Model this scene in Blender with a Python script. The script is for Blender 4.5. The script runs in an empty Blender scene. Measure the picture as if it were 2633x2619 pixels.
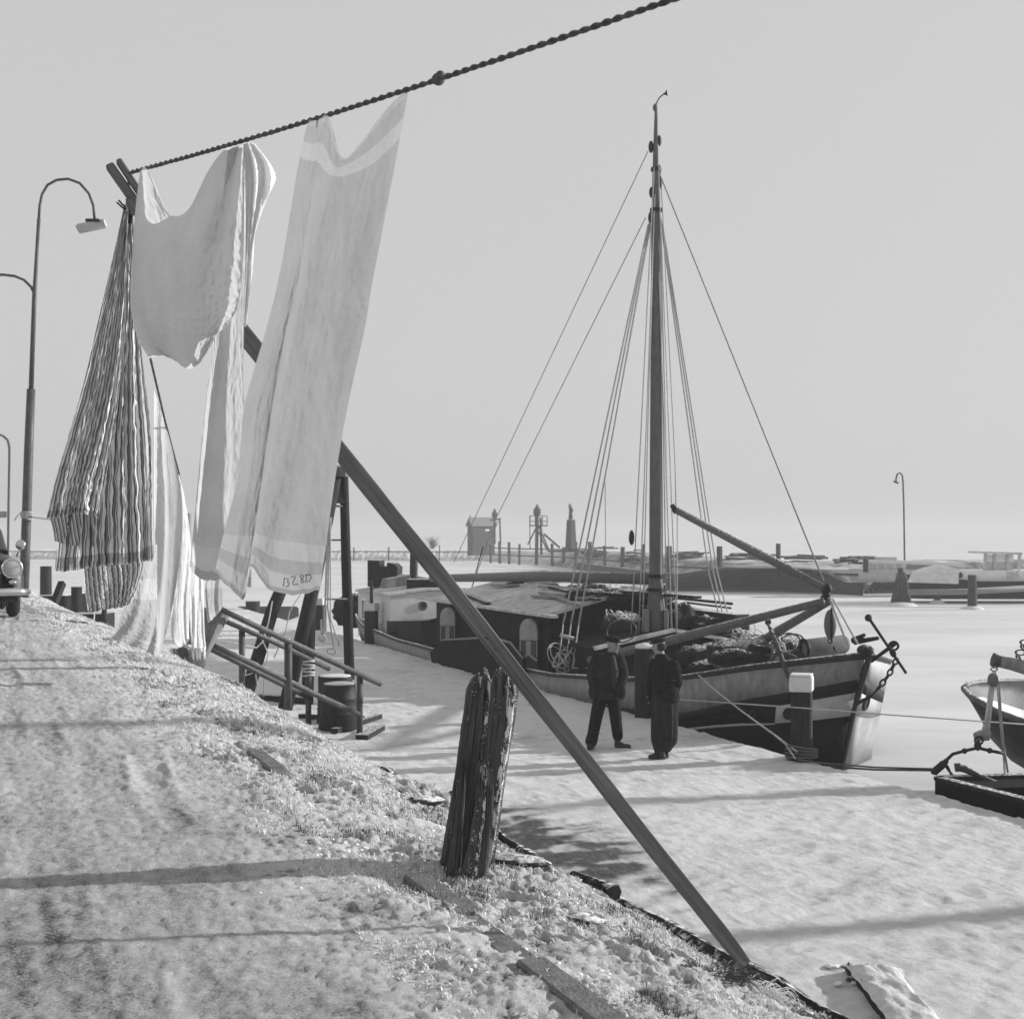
import bpy, bmesh, math, random
import numpy as np
from mathutils import Vector, Matrix
random.seed(7); np.random.seed(7)
sc = bpy.context.scene
R = math.radians
# ------------------------------------------------------------------ camera, sky, sun, exposure
F, CX, HY = 3526.0, 1316.5, 1375.0          # focal length, centre and horizon in photograph pixels; camera stands at the origin
cam_d = bpy.data.cameras.new('camera'); cam = bpy.data.objects.new('camera', cam_d); sc.collection.objects.link(cam)
cam.location = (0, 0, 0); cam.rotation_euler = (R(90), 0, 0)
cam_d.sensor_fit = 'HORIZONTAL'; cam_d.sensor_width = 36.0; cam_d.lens = 36.0 * F / 2633.0
cam_d.shift_y = (HY - 1309.5) / 2633.0
cam_d.clip_start = 0.05; cam_d.clip_end = 20000
cam_d.dof.use_dof = True; cam_d.dof.focus_distance = 7.5; cam_d.dof.aperture_fstop = 9.0
sc.camera = cam
SUN_AZ, SUN_EL = R(74), R(16)               # azimuth clockwise from +Y (into the picture) and elevation
world = bpy.data.worlds.new('World'); sc.world = world; world.use_nodes = True
wn = world.node_tree; wn.nodes.clear()
sky = wn.nodes.new('ShaderNodeTexSky'); sky.sky_type = 'NISHITA'; sky.sun_disc = False
sky.sun_elevation = SUN_EL; sky.sun_rotation = SUN_AZ
sky.air_density = 1.0; sky.dust_density = 4.0; sky.ozone_density = 1.0; sky.altitude = 0
bw = wn.nodes.new('ShaderNodeRGBToBW'); bg = wn.nodes.new('ShaderNodeBackground'); wo = wn.nodes.new('ShaderNodeOutputWorld')
pw = wn.nodes.new('ShaderNodeMath'); pw.operation = 'POWER'; pw.inputs[1].default_value = 0.10   # monochrome film, thin high overcast evens the sky
wn.links.new(sky.outputs[0], bw.inputs[0]); wn.links.new(bw.outputs[0], pw.inputs[0]); ml_ = wn.nodes.new('ShaderNodeMath'); ml_.operation = 'MULTIPLY'; ml_.inputs[1].default_value = 1.38
wn.links.new(pw.outputs[0], ml_.inputs[0]); wn.links.new(ml_.outputs[0], bg.inputs[0])
wn.links.new(bg.outputs[0], wo.inputs[0]); bg.inputs[1].default_value = 0.15
sun_d = bpy.data.lights.new('sun', 'SUN'); sun_d.energy = 2.5; sun_d.angle = R(1.3); sun_d.color = (1, 1, 1)
sun = bpy.data.objects.new('sun', sun_d); sc.collection.objects.link(sun)
SV = Vector((math.sin(SUN_AZ) * math.cos(SUN_EL), math.cos(SUN_AZ) * math.cos(SUN_EL), math.sin(SUN_EL)))
sun.location = SV * 50; sun.rotation_euler = SV.to_track_quat('Z', 'Y').to_euler()
sc.view_settings.view_transform = 'Standard'; sc.view_settings.look = 'None'
sc.view_settings.exposure = 1.42; sc.view_settings.gamma = 1.0; sc.view_settings.use_curve_mapping = False
sc.render.engine = 'CYCLES'
sc.cycles.use_denoising = True; sc.cycles.max_bounces = 6; sc.cycles.diffuse_bounces = 3; sc.cycles.glossy_bounces = 2
sc.cycles.transmission_bounces = 3; sc.cycles.volume_bounces = 0; sc.cycles.transparent_max_bounces = 6
sc.cycles.sample_clamp_indirect = 4.0

# ------------------------------------------------------------------ helpers
def at(px, py, Y):
    return Vector(((px - CX) / F * Y, Y, (HY - py) / F * Y))
def gz(px, py, z):
    Y = -z * F / (py - HY)
    return Vector(((px - CX) / F * Y, Y, z))
def origin(o):
    v = Vector((0, 0, 0))
    while o is not None:
        v += o.location; o = o.parent
    return v
def props(o, label=None, cat=None, group=None, kind=None):
    if label: o['label'] = label
    if cat: o['category'] = cat
    if group: o['group'] = group
    if kind: o['kind'] = kind
    return o
def thing(name, loc, label, cat, group=None):
    o = bpy.data.objects.new(name, None); sc.collection.objects.link(o)
    o.location = loc; o.empty_display_size = 0.2
    return props(o, label, cat, group)
def copy_tree(o, parent=None, delta=None, label=None):
    c = o.copy(); sc.collection.objects.link(c); c.parent = parent
    if delta is not None: c.location = o.location + Vector(delta)
    if label: c['label'] = label
    for ch in list(o.children): copy_tree(ch, c)
    return c

class MB:
    """collects closed shapes into one mesh"""
    def __init__(s): s.v = []; s.f = []; s.m = []; s.mi = 0
    def add(s, vs, fs):
        n = len(s.v); s.v += [tuple(x) for x in vs]
        for f in fs: s.f.append(tuple(i + n for i in f)); s.m.append(s.mi)
        return s
    def box(s, c, size, ax=None):
        """ax: 3x3 rows = local x,y,z axes"""
        c = Vector(c); hx, hy, hz = [a / 2 for a in size]
        X, Y, Z = (Vector((1,0,0)), Vector((0,1,0)), Vector((0,0,1))) if ax is None else [Vector(a) for a in ax]
        vs = [c + X*i*hx + Y*j*hy + Z*k*hz for i in (-1,1) for j in (-1,1) for k in (-1,1)]
        return s.add(vs, [(0,1,3,2),(4,6,7,5),(0,4,5,1),(2,3,7,6),(0,2,6,4),(1,5,7,3)])
    def bar(s, a, b, w, h, up=(0,0,1)):
        """box beam from a to b; w across, h along up"""
        a, b = Vector(a), Vector(b); Y = (b - a); L = Y.length; Y.normalize()
        X = Y.cross(Vector(up))
        if X.length < 1e-4: X = Y.cross(Vector((0,1,0)))
        X.normalize(); Z = X.cross(Y)
        return s.box((a + b) / 2, (w, L, h), (X, Y, Z))
    def tube(s, pts, r, n=8, cap=True, jit=0.0):
        pts = [Vector(p) for p in pts]; N = len(pts)
        rs = r if hasattr(r, '__len__') else [r] * N
        t0 = (pts[1] - pts[0]).normalized()
        u = t0.cross(Vector((0, 0, 1)))
        if u.length < 1e-3: u = t0.cross(Vector((0, 1, 0)))
        u.normalize(); vs = []
        for i, p in enumerate(pts):
            t = (pts[min(i+1, N-1)] - pts[max(i-1, 0)]).normalized()
            u = (u - t * u.dot(t)); u.normalize(); w = t.cross(u)
            for k in range(n):
                a = 2 * math.pi * k / n; rr = rs[i] * (1 + jit * (random.random() - .5))
                vs.append(p + (u * math.cos(a) + w * math.sin(a)) * rr)
        fs = [(i*n+k, i*n+(k+1)%n, (i+1)*n+(k+1)%n, (i+1)*n+k) for i in range(N-1) for k in range(n)]
        if cap: fs += [tuple(range(n-1, -1, -1)), tuple((N-1)*n + k for k in range(n))]
        return s.add(vs, fs)
    def lathe(s, c, prof, n=16, axis=(0,0,1), sx=1, sy=1):
        """prof: list of (r, h) along axis from point c"""
        c = Vector(c); Z = Vector(axis).normalized(); X = Z.cross(Vector((0,1,0)))
        if X.length < 1e-3: X = Z.cross(Vector((1,0,0)))
        X.normalize(); Y = Z.cross(X); m = len(prof)
        vs = [c + Z*h + X*(max(r,1e-4)*sx*math.cos(2*math.pi*k/n)) + Y*(max(r,1e-4)*sy*math.sin(2*math.pi*k/n)) for r, h in prof for k in range(n)]
        fs = [(i*n+k, i*n+(k+1)%n, (i+1)*n+(k+1)%n, (i+1)*n+k) for i in range(m-1) for k in range(n)]
        fs += [tuple(range(n-1, -1, -1)), tuple((m-1)*n + k for k in range(n))]
        return s.add(vs, fs)
    def ball(s, c, r, n=12, m=8, ax=None):
        c = Vector(c); r = r if hasattr(r, '__len__') else (r, r, r)
        A = (Vector((1,0,0)), Vector((0,1,0)), Vector((0,0,1))) if ax is None else [Vector(a) for a in ax]
        vs = [c - A[2]*r[2]]
        for j in range(1, m):
            th = math.pi * j / m
            for k in range(n):
                a = 2*math.pi*k/n
                vs.append(c + A[0]*r[0]*math.sin(th)*math.cos(a) + A[1]*r[1]*math.sin(th)*math.sin(a) - A[2]*r[2]*math.cos(th))
        vs.append(c + A[2]*r[2]); e = len(vs) - 1
        fs = [(0, 1+(k+1)%n, 1+k) for k in range(n)]
        for j in range(m-2):
            for k in range(n):
                fs.append((1+j*n+k, 1+j*n+(k+1)%n, 1+(j+1)*n+(k+1)%n, 1+(j+1)*n+k))
        fs += [(e, 1+(m-2)*n+k, 1+(m-2)*n+(k+1)%n) for k in range(n)]
        return s.add(vs, fs)
    def prism(s, poly, d):
        """closed prism: poly (list of 3-vectors) extruded by vector d"""
        d = Vector(d); n = len(poly); a = [Vector(p) for p in poly]
        vs = a + [p + d for p in a]
        fs = [tuple(range(n-1, -1, -1)), tuple(range(n, 2*n))] + [(k, (k+1)%n, n+(k+1)%n, n+k) for k in range(n)]
        return s.add(vs, fs)
    def torus(s, c, R_, r, axis=(0,0,1), n=24, m=8, sx=1.0, sy=1.0):
        c = Vector(c); Z = Vector(axis).normalized(); X = Z.cross(Vector((0,1,0)))
        if X.length < 1e-3: X = Z.cross(Vector((1,0,0)))
        X.normalize(); Y = Z.cross(X); vs = []
        for i in range(n):
            a = 2*math.pi*i/n; d = X*math.cos(a)*sx + Y*math.sin(a)*sy
            for k in range(m):
                b = 2*math.pi*k/m
                vs.append(c + d*(R_ + r*math.cos(b)) + Z*r*math.sin(b))
        fs = [(i*m+k, ((i+1)%n)*m+k, ((i+1)%n)*m+(k+1)%m, i*m+(k+1)%m) for i in range(n) for k in range(m)]
        return s.add(vs, fs)
    def build(s, name, mats, parent=None, smooth=False, bevel=0.0, fix=True, solid=0.0, angle=40):
        me = bpy.data.meshes.new(name); off = origin(parent) if parent else Vector((0,0,0))
        me.from_pydata([(v[0]-off.x, v[1]-off.y, v[2]-off.z) for v in s.v], [], s.f)
        if fix:
            b = bmesh.new(); b.from_mesh(me); bmesh.ops.recalc_face_normals(b, faces=b.faces); b.to_mesh(me); b.free()
        for m in (mats if isinstance(mats, (list, tuple)) else [mats]): me.materials.append(m)
        if any(s.m): me.polygons.foreach_set('material_index', s.m)
        o = bpy.data.objects.new(name, me); sc.collection.objects.link(o)
        if parent: o.parent = parent
        if smooth:
            me.polygons.foreach_set('use_smooth', [True]*len(me.polygons))
            if smooth != 'all':
                try: me.set_sharp_from_angle(angle=R(angle))
                except Exception: pass
        if solid: md = o.modifiers.new('solid', 'SOLIDIFY'); md.thickness = solid; md.offset = 0
        if bevel: md = o.modifiers.new('bevel', 'BEVEL'); md.width = bevel; md.segments = 1; md.limit_method = 'ANGLE'
        return o
def mesh_np(name, V, Fq, mat, parent=None, smooth=True):
    me = bpy.data.meshes.new(name); off = origin(parent) if parent else Vector((0,0,0))
    V = np.asarray(V, float) - np.array(off); Fq = np.asarray(Fq, np.int32); k = Fq.shape[1]
    me.vertices.add(len(V)); me.vertices.foreach_set('co', V.astype(np.float32).ravel())
    me.loops.add(Fq.size); me.loops.foreach_set('vertex_index', Fq.ravel())
    me.polygons.add(len(Fq)); me.polygons.foreach_set('loop_start', np.arange(len(Fq), dtype=np.int32) * k)
    me.update(calc_edges=True); me.validate()
    if smooth: me.polygons.foreach_set('use_smooth', np.ones(len(Fq), bool))
    me.materials.append(mat)
    o = bpy.data.objects.new(name, me); sc.collection.objects.link(o)
    if parent: o.parent = parent
    return o
def attr(o, name, arr):
    a = o.data.attributes.new(name, 'FLOAT', 'POINT'); a.data.foreach_set('value', np.asarray(arr, np.float32).ravel())
def grid_faces(nr, nc):
    i = np.arange(nr-1)[:, None] * nc + np.arange(nc-1)[None, :]
    return np.stack([i, i+1, i+nc+1, i+nc], -1).reshape(-1, 4)
# --- numpy noise
def _h(ix, iy, s):
    n = (ix.astype(np.int64) * 374761393 + iy.astype(np.int64) * 668265263 + s * 974634777) & 0xffffffff
    n = ((n ^ (n >> 13)) * 1274126177) & 0xffffffff
    n = ((n ^ (n >> 16)) * 2246822519) & 0xffffffff
    return ((n ^ (n >> 15)) & 0xffffff) / float(0xffffff)
def gnoise(x, y, s=0):
    x = np.asarray(x, float); y = np.asarray(y, float)
    ix = np.floor(x); iy = np.floor(y); fx = x - ix; fy = y - iy
    u = fx*fx*fx*(fx*(fx*6-15)+10); v = fy*fy*fy*(fy*(fy*6-15)+10)
    def g(dx, dy):
        a = _h(ix+dx, iy+dy, s) * 2 * np.pi
        return np.cos(a)*(fx-dx) + np.sin(a)*(fy-dy)
    return ((g(0,0)*(1-u)+g(1,0)*u)*(1-v) + (g(0,1)*(1-u)+g(1,1)*u)*v) * 1.5
def fbm(x, y, o=4, s=0, gain=.5):
    r = 0; a = 1.0; t = 0
    for k in range(o):
        r = r + a*gnoise(x*2**k, y*2**k, s+k*17); t += a; a *= gain
    return r / t
def sstep(a, b, x):
    t = np.clip((np.asarray(x, float)-a)/(b-a), 0, 1); return t*t*(3-2*t)
# --- materials
MATS = {}
def gmat(name, v, rough=.8, nscale=6, namp=.3, bump=.15, bscale=40, spec=.25, stretch=(1,1,1), frost=0.0, metal=0.0, fcol=.72):
    """plain grey procedural material: base value v, blotchy noise, fine bump, optional frost lying on upward faces"""
    if name in MATS: return MATS[name]
    m = bpy.data.materials.new(name); m.use_nodes = True; N = m.node_tree.nodes; L = m.node_tree.links
    b = N['Principled BSDF']; b.inputs['Roughness'].default_value = rough; b.inputs['Metallic'].default_value = metal
    b.inputs['Specular IOR Level'].default_value = spec
    tc = N.new('ShaderNodeTexCoord'); mp = N.new('ShaderNodeMapping'); mp.inputs['Scale'].default_value = stretch
    L.new(tc.outputs['Object'], mp.inputs['Vector'])
    n1 = N.new('ShaderNodeTexNoise'); n1.inputs['Scale'].default_value = nscale; n1.inputs['Detail'].default_value = 6; n1.inputs['Roughness'].default_value = .65
    L.new(mp.outputs[0], n1.inputs['Vector'])
    cr = N.new('ShaderNodeMapRange'); cr.inputs['From Min'].default_value = .3; cr.inputs['From Max'].default_value = .7
    cr.inputs['To Min'].default_value = v*(1-namp); cr.inputs['To Max'].default_value = v*(1+namp)
    L.new(n1.outputs[0], cr.inputs[0]); col = cr.outputs[0]
    n2 = N.new('ShaderNodeTexNoise'); n2.inputs['Scale'].default_value = bscale; n2.inputs['Detail'].default_value = 4
    L.new(mp.outputs[0], n2.inputs['Vector'])
    if frost > 0:
        ge = N.new('ShaderNodeNewGeometry'); sx = N.new('ShaderNodeSeparateXYZ'); L.new(ge.outputs['Normal'], sx.inputs[0])
        n3 = N.new('ShaderNodeTexNoise'); n3.inputs['Scale'].default_value = 23; n3.inputs['Detail'].default_value = 5
        L.new(tc.outputs['Object'], n3.inputs['Vector'])
        ad = N.new('ShaderNodeMath'); ad.operation = 'ADD'; L.new(sx.outputs[2], ad.inputs[0])
        mu = N.new('ShaderNodeMath'); mu.operation = 'MULTIPLY_ADD'; mu.inputs[1].default_value = 1.2; mu.inputs[2].default_value = -.6
        L.new(n3.outputs[0], mu.inputs[0]); L.new(mu.outputs[0], ad.inputs[1])
        fr = N.new('ShaderNodeMapRange'); fr.inputs['From Min'].default_value = 1.0-frost; fr.inputs['From Max'].default_value = 1.3-frost
        L.new(ad.outputs[0], fr.inputs[0])
        mx = N.new('ShaderNodeMix'); mx.data_type = 'FLOAT'; L.new(fr.outputs[0], mx.inputs[0]); L.new(col, mx.inputs[2]); mx.inputs[3].default_value = fcol
        col = mx.outputs[0]
    L.new(col, b.inputs['Base Color'])
    if bump > 0:
        bp = N.new('ShaderNodeBump'); bp.inputs['Strength'].default_value = bump; bp.inputs['Distance'].default_value = .02
        L.new(n2.outputs[0], bp.inputs['Height']); L.new(bp.outputs[0], b.inputs['Normal'])
    MATS[name] = m; return m
def grain_mat(name, v, d, ac, dp, namp=.35, bump=.3):
    """wood whose grain runs along direction d"""
    m = bpy.data.materials.new(name); m.use_nodes = True; N = m.node_tree.nodes; L = m.node_tree.links
    b = N['Principled BSDF']; b.inputs['Roughness'].default_value = .8; b.inputs['Specular IOR Level'].default_value = .2
    tc = N.new('ShaderNodeTexCoord'); cx = N.new('ShaderNodeCombineXYZ')
    for i, (ax, k) in enumerate(((d, 1.6), (ac, 55), (dp, 55))):
        dt = N.new('ShaderNodeVectorMath'); dt.operation = 'DOT_PRODUCT'; dt.inputs[1].default_value = Vector(ax)*k; L.new(tc.outputs['Object'], dt.inputs[0]); L.new(dt.outputs['Value'], cx.inputs[i])
    n = N.new('ShaderNodeTexNoise'); n.inputs['Scale'].default_value = 1.6; n.inputs['Detail'].default_value = 7; n.inputs['Roughness'].default_value = .7; n.inputs['Distortion'].default_value = .5; L.new(cx.outputs[0], n.inputs['Vector'])
    n2 = N.new('ShaderNodeTexNoise'); n2.inputs['Scale'].default_value = 3; n2.inputs['Detail'].default_value = 5; L.new(tc.outputs['Object'], n2.inputs['Vector'])
    r = N.new('ShaderNodeMapRange'); r.inputs['From Min'].default_value = .3; r.inputs['From Max'].default_value = .7; r.inputs['To Min'].default_value = v*(1-namp); r.inputs['To Max'].default_value = v*(1+namp); L.new(n.outputs[0], r.inputs[0])
    r2 = N.new('ShaderNodeMapRange'); r2.inputs['From Min'].default_value = .3; r2.inputs['From Max'].default_value = .7; r2.inputs['To Min'].default_value = .75; r2.inputs['To Max'].default_value = 1.2; L.new(n2.outputs[0], r2.inputs[0])
    mu = N.new('ShaderNodeMath'); mu.operation = 'MULTIPLY'; L.new(r.outputs[0], mu.inputs[0]); L.new(r2.outputs[0], mu.inputs[1]); L.new(mu.outputs[0], b.inputs['Base Color'])
    bp = N.new('ShaderNodeBump'); bp.inputs['Strength'].default_value = bump; bp.inputs['Distance'].default_value = .01; L.new(n.outputs[0], bp.inputs['Height']); L.new(bp.outputs[0], b.inputs['Normal'])
    return m
M = dict(
    wood_dark=gmat('tarred wood', .028, .85, 5, .45, .4, 30, spec=.1, stretch=(4,4,.5), frost=.15),
    wood_grey=gmat('weathered wood', .20, .8, 4, .35, .3, 40, stretch=(5,5,.6), frost=.10),
    wood_mid=gmat('varnished spar', .10, .55, 5, .3, .15, 40, stretch=(3,3,.8), frost=.25),
    iron=gmat('dark iron', .04, .6, 9, .5, .3, 60, spec=.4, frost=.25),
    iron_plain=gmat('black iron', .018, .6, 9, .5, .2, 60, spec=.2),
    white=gmat('white paint', .70, .6, 5, .12, .1, 30),
    cabin=gmat('cabin paint', .50, .6, 3, .12, .1, 30),
    hull_grey=gmat('grey hull paint', .20, .6, 5, .32, .15, 25, spec=.12, stretch=(1.6,1.6,.5)),
    hull_black=gmat('black hull tar', .009, .7, 3, .5, .12, 25, spec=.08),
    hull_stripe=gmat('dark hull stripe', .015, .6, 3, .4, .08, 25, spec=.1),
    hull_light=gmat('pale hull paint', .34, .5, 3, .2, .08, 25),
    tar=gmat('tar cloth', .014, .9, 9, .6, .7, 18, frost=.12),
    net=gmat('dark netting', .03, .95, 22, .8, 1.0, 60, frost=.22),
    snow=gmat('lying snow', .62, .9, 7, .12, .35, 40, spec=.1),
    deck=gmat('snowy deck', .45, .85, 3, .35, .3, 50),
    rope=gmat('pale rope', .40, .9, 30, .3, .5, 160),
    rope_dark=gmat('clothes rope', .11, .9, 40, .4, .6, 220),
    wire=gmat('rigging wire', .22, .6, 20, .3, .0, 60),
    glass=gmat('dark glass', .03, .12, 3, .2, .0, 10, spec=.6),
    stone=gmat('dark basalt', .06, .85, 8, .5, .6, 30, frost=.22),
    kerb=gmat('frosted kerb stone', .14, .9, 14, .35, .4, 90, frost=.0),
    grey=gmat('grey board', .14, .8, 5, .3, .2, 40),
    skin=gmat('skin', .20, .6, 14, .1, .05, 60),
    coat=gmat('dark wool', .021, .95, 12, .4, .4, 120, spec=.1),
    coat2=gmat('black corduroy', .012, .95, 12, .4, .4, 120, spec=.1),
    vest=gmat('grey waistcoat', .028, .9, 12, .3, .2, 120),
    shoe=gmat('dark leather', .025, .6, 12, .4, .2, 60),
    chrome=gmat('dull chrome', .55, .25, 6, .1, .0, 30, spec=.5, metal=.9),
    car=gmat('dark car paint', .03, .42, 3, .15, .0, 30, spec=.35),
    rubber=gmat('rubber', .02, .8, 8, .3, .2, 40),
    lampglass=gmat('lamp cover', .38, .4, 6, .1, .0, 30),
    far_dark=gmat('far timber', .035, .9, 3, .4, .2, 10, frost=.25),
)
# ------------------------------------------------------------------ the setting: road, bank, quay, ice
AX = np.array((-.3674, .9301)); NX = np.array((.9301, .3674))      # along the quay (away from us) and across it (to the right)
def pq(p, q): return p*NX[0] + q*AX[0], p*NX[1] + q*AX[1]
def PQ(p, q, z): return Vector((p*NX[0] + q*AX[0], p*NX[1] + q*AX[1], z))
def to_pq(X, Y): return X*NX[0] + Y*NX[1], X*AX[0] + Y*AX[1]
ZQ, ZI = -3.25, -3.85
PROF_P = [-30, 0, 1.45, 1.62, 2.05, 2.35, 2.62, 2.9, 4.35, 4.7, 20]
PROF_Z = [-1.33, -1.33, -1.35, -1.375, -1.42, -1.49, -1.62, -1.84, -3.18, -3.25, -3.25]
def height(p, q, fine=True):
    p = np.asarray(p, float); q = np.asarray(q, float)
    pp = p + .10*gnoise(q*.7, q*0+3.3, 5)*sstep(1.9, 2.6, p) + .045*np.maximum(q-16, 0)*sstep(-1, 2, p)*(1-sstep(4.5, 6, p))
    z = np.interp(pp, PROF_P, PROF_Z)
    vg = sstep(.9, 1.7, pp) * (1-sstep(4.6, 5.2, pp))            # verge and bank: loose snow
    rd = 1 - sstep(1.1, 1.6, pp)                                 # trodden road
    qy = sstep(4.6, 5.4, pp)
    wob = .06*gnoise(q*.35, q*0+1.7, 9)
    for pc, w, d in ((.28, .10, .022), (.62, .08, .018), (.98, .09, .022), (-.35, .12, .02), (-1.5, .14, .03)):
        e = (p - pc - wob - .10*gnoise(q*.33, q*0+pc*9, 4)) / w; on = np.clip(.15+1.3*gnoise(q*.45, q*0+pc*5, 14), 0, 1)*(.6+.8*gnoise(p*9, q*5, 15))
        z = z - rd*on*d*.7*np.exp(-e*e*2) + rd*on*d*.6*np.exp(-((np.abs(e)-1.25)/.35)**2)
    z = z + rd*(.010*fbm(p*4, q*2.6, 4, 11) + .007*fbm(p*14, q*9, 3, 19) + .008*fbm(p*34, q*24, 3, 21) + .004*(1-np.abs(gnoise(p*62, q*40, 23))))
    c = 1-np.abs(gnoise(p*7+.5*gnoise(p*3, q*3, 2), q*6, 31)); c2 = 1-np.abs(gnoise(p*17, q*15, 37))
    lm = np.clip(.45+1.6*fbm(p*1.3, q*1.0, 3, 43), .08, 1.15)                  # lumpy patches between smoother crust
    z = z + vg*(.055*fbm(p*1.5, q*1.1, 4, 41) + (.25+lm)*(.036*(c-.7) + .026*(c2-.7)) + (.45+lm)*.013*(1-1.6*np.abs(gnoise(p*38, q*34, 51))) + .008*fbm(p*70, q*60, 2, 53))
    z = z + qy*(.030*fbm(p*.9, q*.7, 4, 61) + .030*(1-np.abs(gnoise(p*1.6+q*.5, q*3.4-p*1.1, 71))-.7) + .018*(1-np.abs(gnoise(p*2.2+q*1.2, q*8-p*2.2, 73))-.7) + .012*(1-np.abs(gnoise(p*4.5+q*2, q*17-p*5, 75))-.7)*np.clip(.5+fbm(p*.6, q*.6, 2, 76)*1.5, 0, 1) + .009*fbm(p*14, q*14, 2, 77))
    return z
def cover(p, q):
    """snow cover 0 = bare ground / trodden grey ice, 1 = fresh snow"""
    p = np.asarray(p, float); q = np.asarray(q, float)
    rd = 1 - sstep(.75, 1.35, p + .25*gnoise(p*2, q*1.3, 81))
    qy = sstep(4.6, 5.4, p)
    tr = .62 + .20*fbm(p*2.6, q*1.0, 4, 83) + .42*fbm(p*9+.3*gnoise(q*.4, q*0, 8), q*.55, 4, 84) + .30*fbm(p*24, q*11, 3, 85)
    for pc, w_, s_ in ((.16, .035, .30), (.24, .03, -.22), (.52, .04, .30), (.60, .03, -.25), (.86, .035, .28), (.95, .03, -.2), (1.12, .03, .2), (-.3, .05, .25)):
        c0 = pc + .09*gnoise(q*.22, q*0+1.7, 9) + .05*gnoise(q*.5, q*0+np.floor(pc*3), 10); on = np.clip(.35+1.5*gnoise(q*.35, q*0+pc*3, 12), 0, 1)*np.clip(.6+.9*gnoise(p*14, q*7, 13), 0, 1)
        tr = tr + 1.6*s_*on*np.exp(-((p-c0)/w_)**2)
    near = 1 - sstep(3.5, 7.5, q)
    road = np.clip(tr + .06 - .08*near, 0, 1)
    verge = np.clip(.92 + .75*fbm(p*2.6, q*1.9, 4, 87) + .35*fbm(p*11, q*9, 3, 88), .12, 1)
    c_ = 1-np.abs(gnoise(p*7+.5*gnoise(p*3, q*3, 2), q*6, 31)); c2_ = 1-np.abs(gnoise(p*17, q*15, 37)); c3_ = 1-np.abs(gnoise(p*38, q*34, 51))
    verge = np.clip(verge - 1.6*np.clip(.62-c2_, 0, 1) - 1.0*np.clip(.6-c_, 0, 1) - .9*np.clip(.55-c3_, 0, 1), .06, 1)
    quay = np.clip(.90 + .32*fbm(p*.8, q*.8, 4, 89) + .45*fbm(p*.8+q*.35, q*5-p*1.5, 4, 93) + .25*fbm(p*5, q*9, 3, 90), 0, 1)
    bare = np.exp(-((p-5.75)/.75)**2 - ((q-13.1)/2.1)**2) * (1.25 + 2.0*fbm(p*1.6+q*.5, q*3.2-p*.8, 4, 91))   # bare dark strip at the foot of the bank
    bare2 = np.exp(-((p-4.9)/.8)**2) * (.55 + .8*fbm(p*2, q*.8, 3, 92)) * (1-sstep(16, 30, q)) * sstep(8,11,q)
    quay = np.clip(quay - 1.15*np.clip(bare-.25, 0, 1) - .8*np.clip(bare2-.2, 0, 1), 0, 1)
    lip = np.exp(-((p-2.62)/.16)**2) * np.clip(.45 + 1.1*fbm(p*3, q*1.6, 3, 94), 0, 1)   # bare earth along the lip of the bank
    return rd*road*.8 + (1-rd)*((1-qy)*np.clip(verge-lip, 0, 1) + qy*quay)
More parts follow.
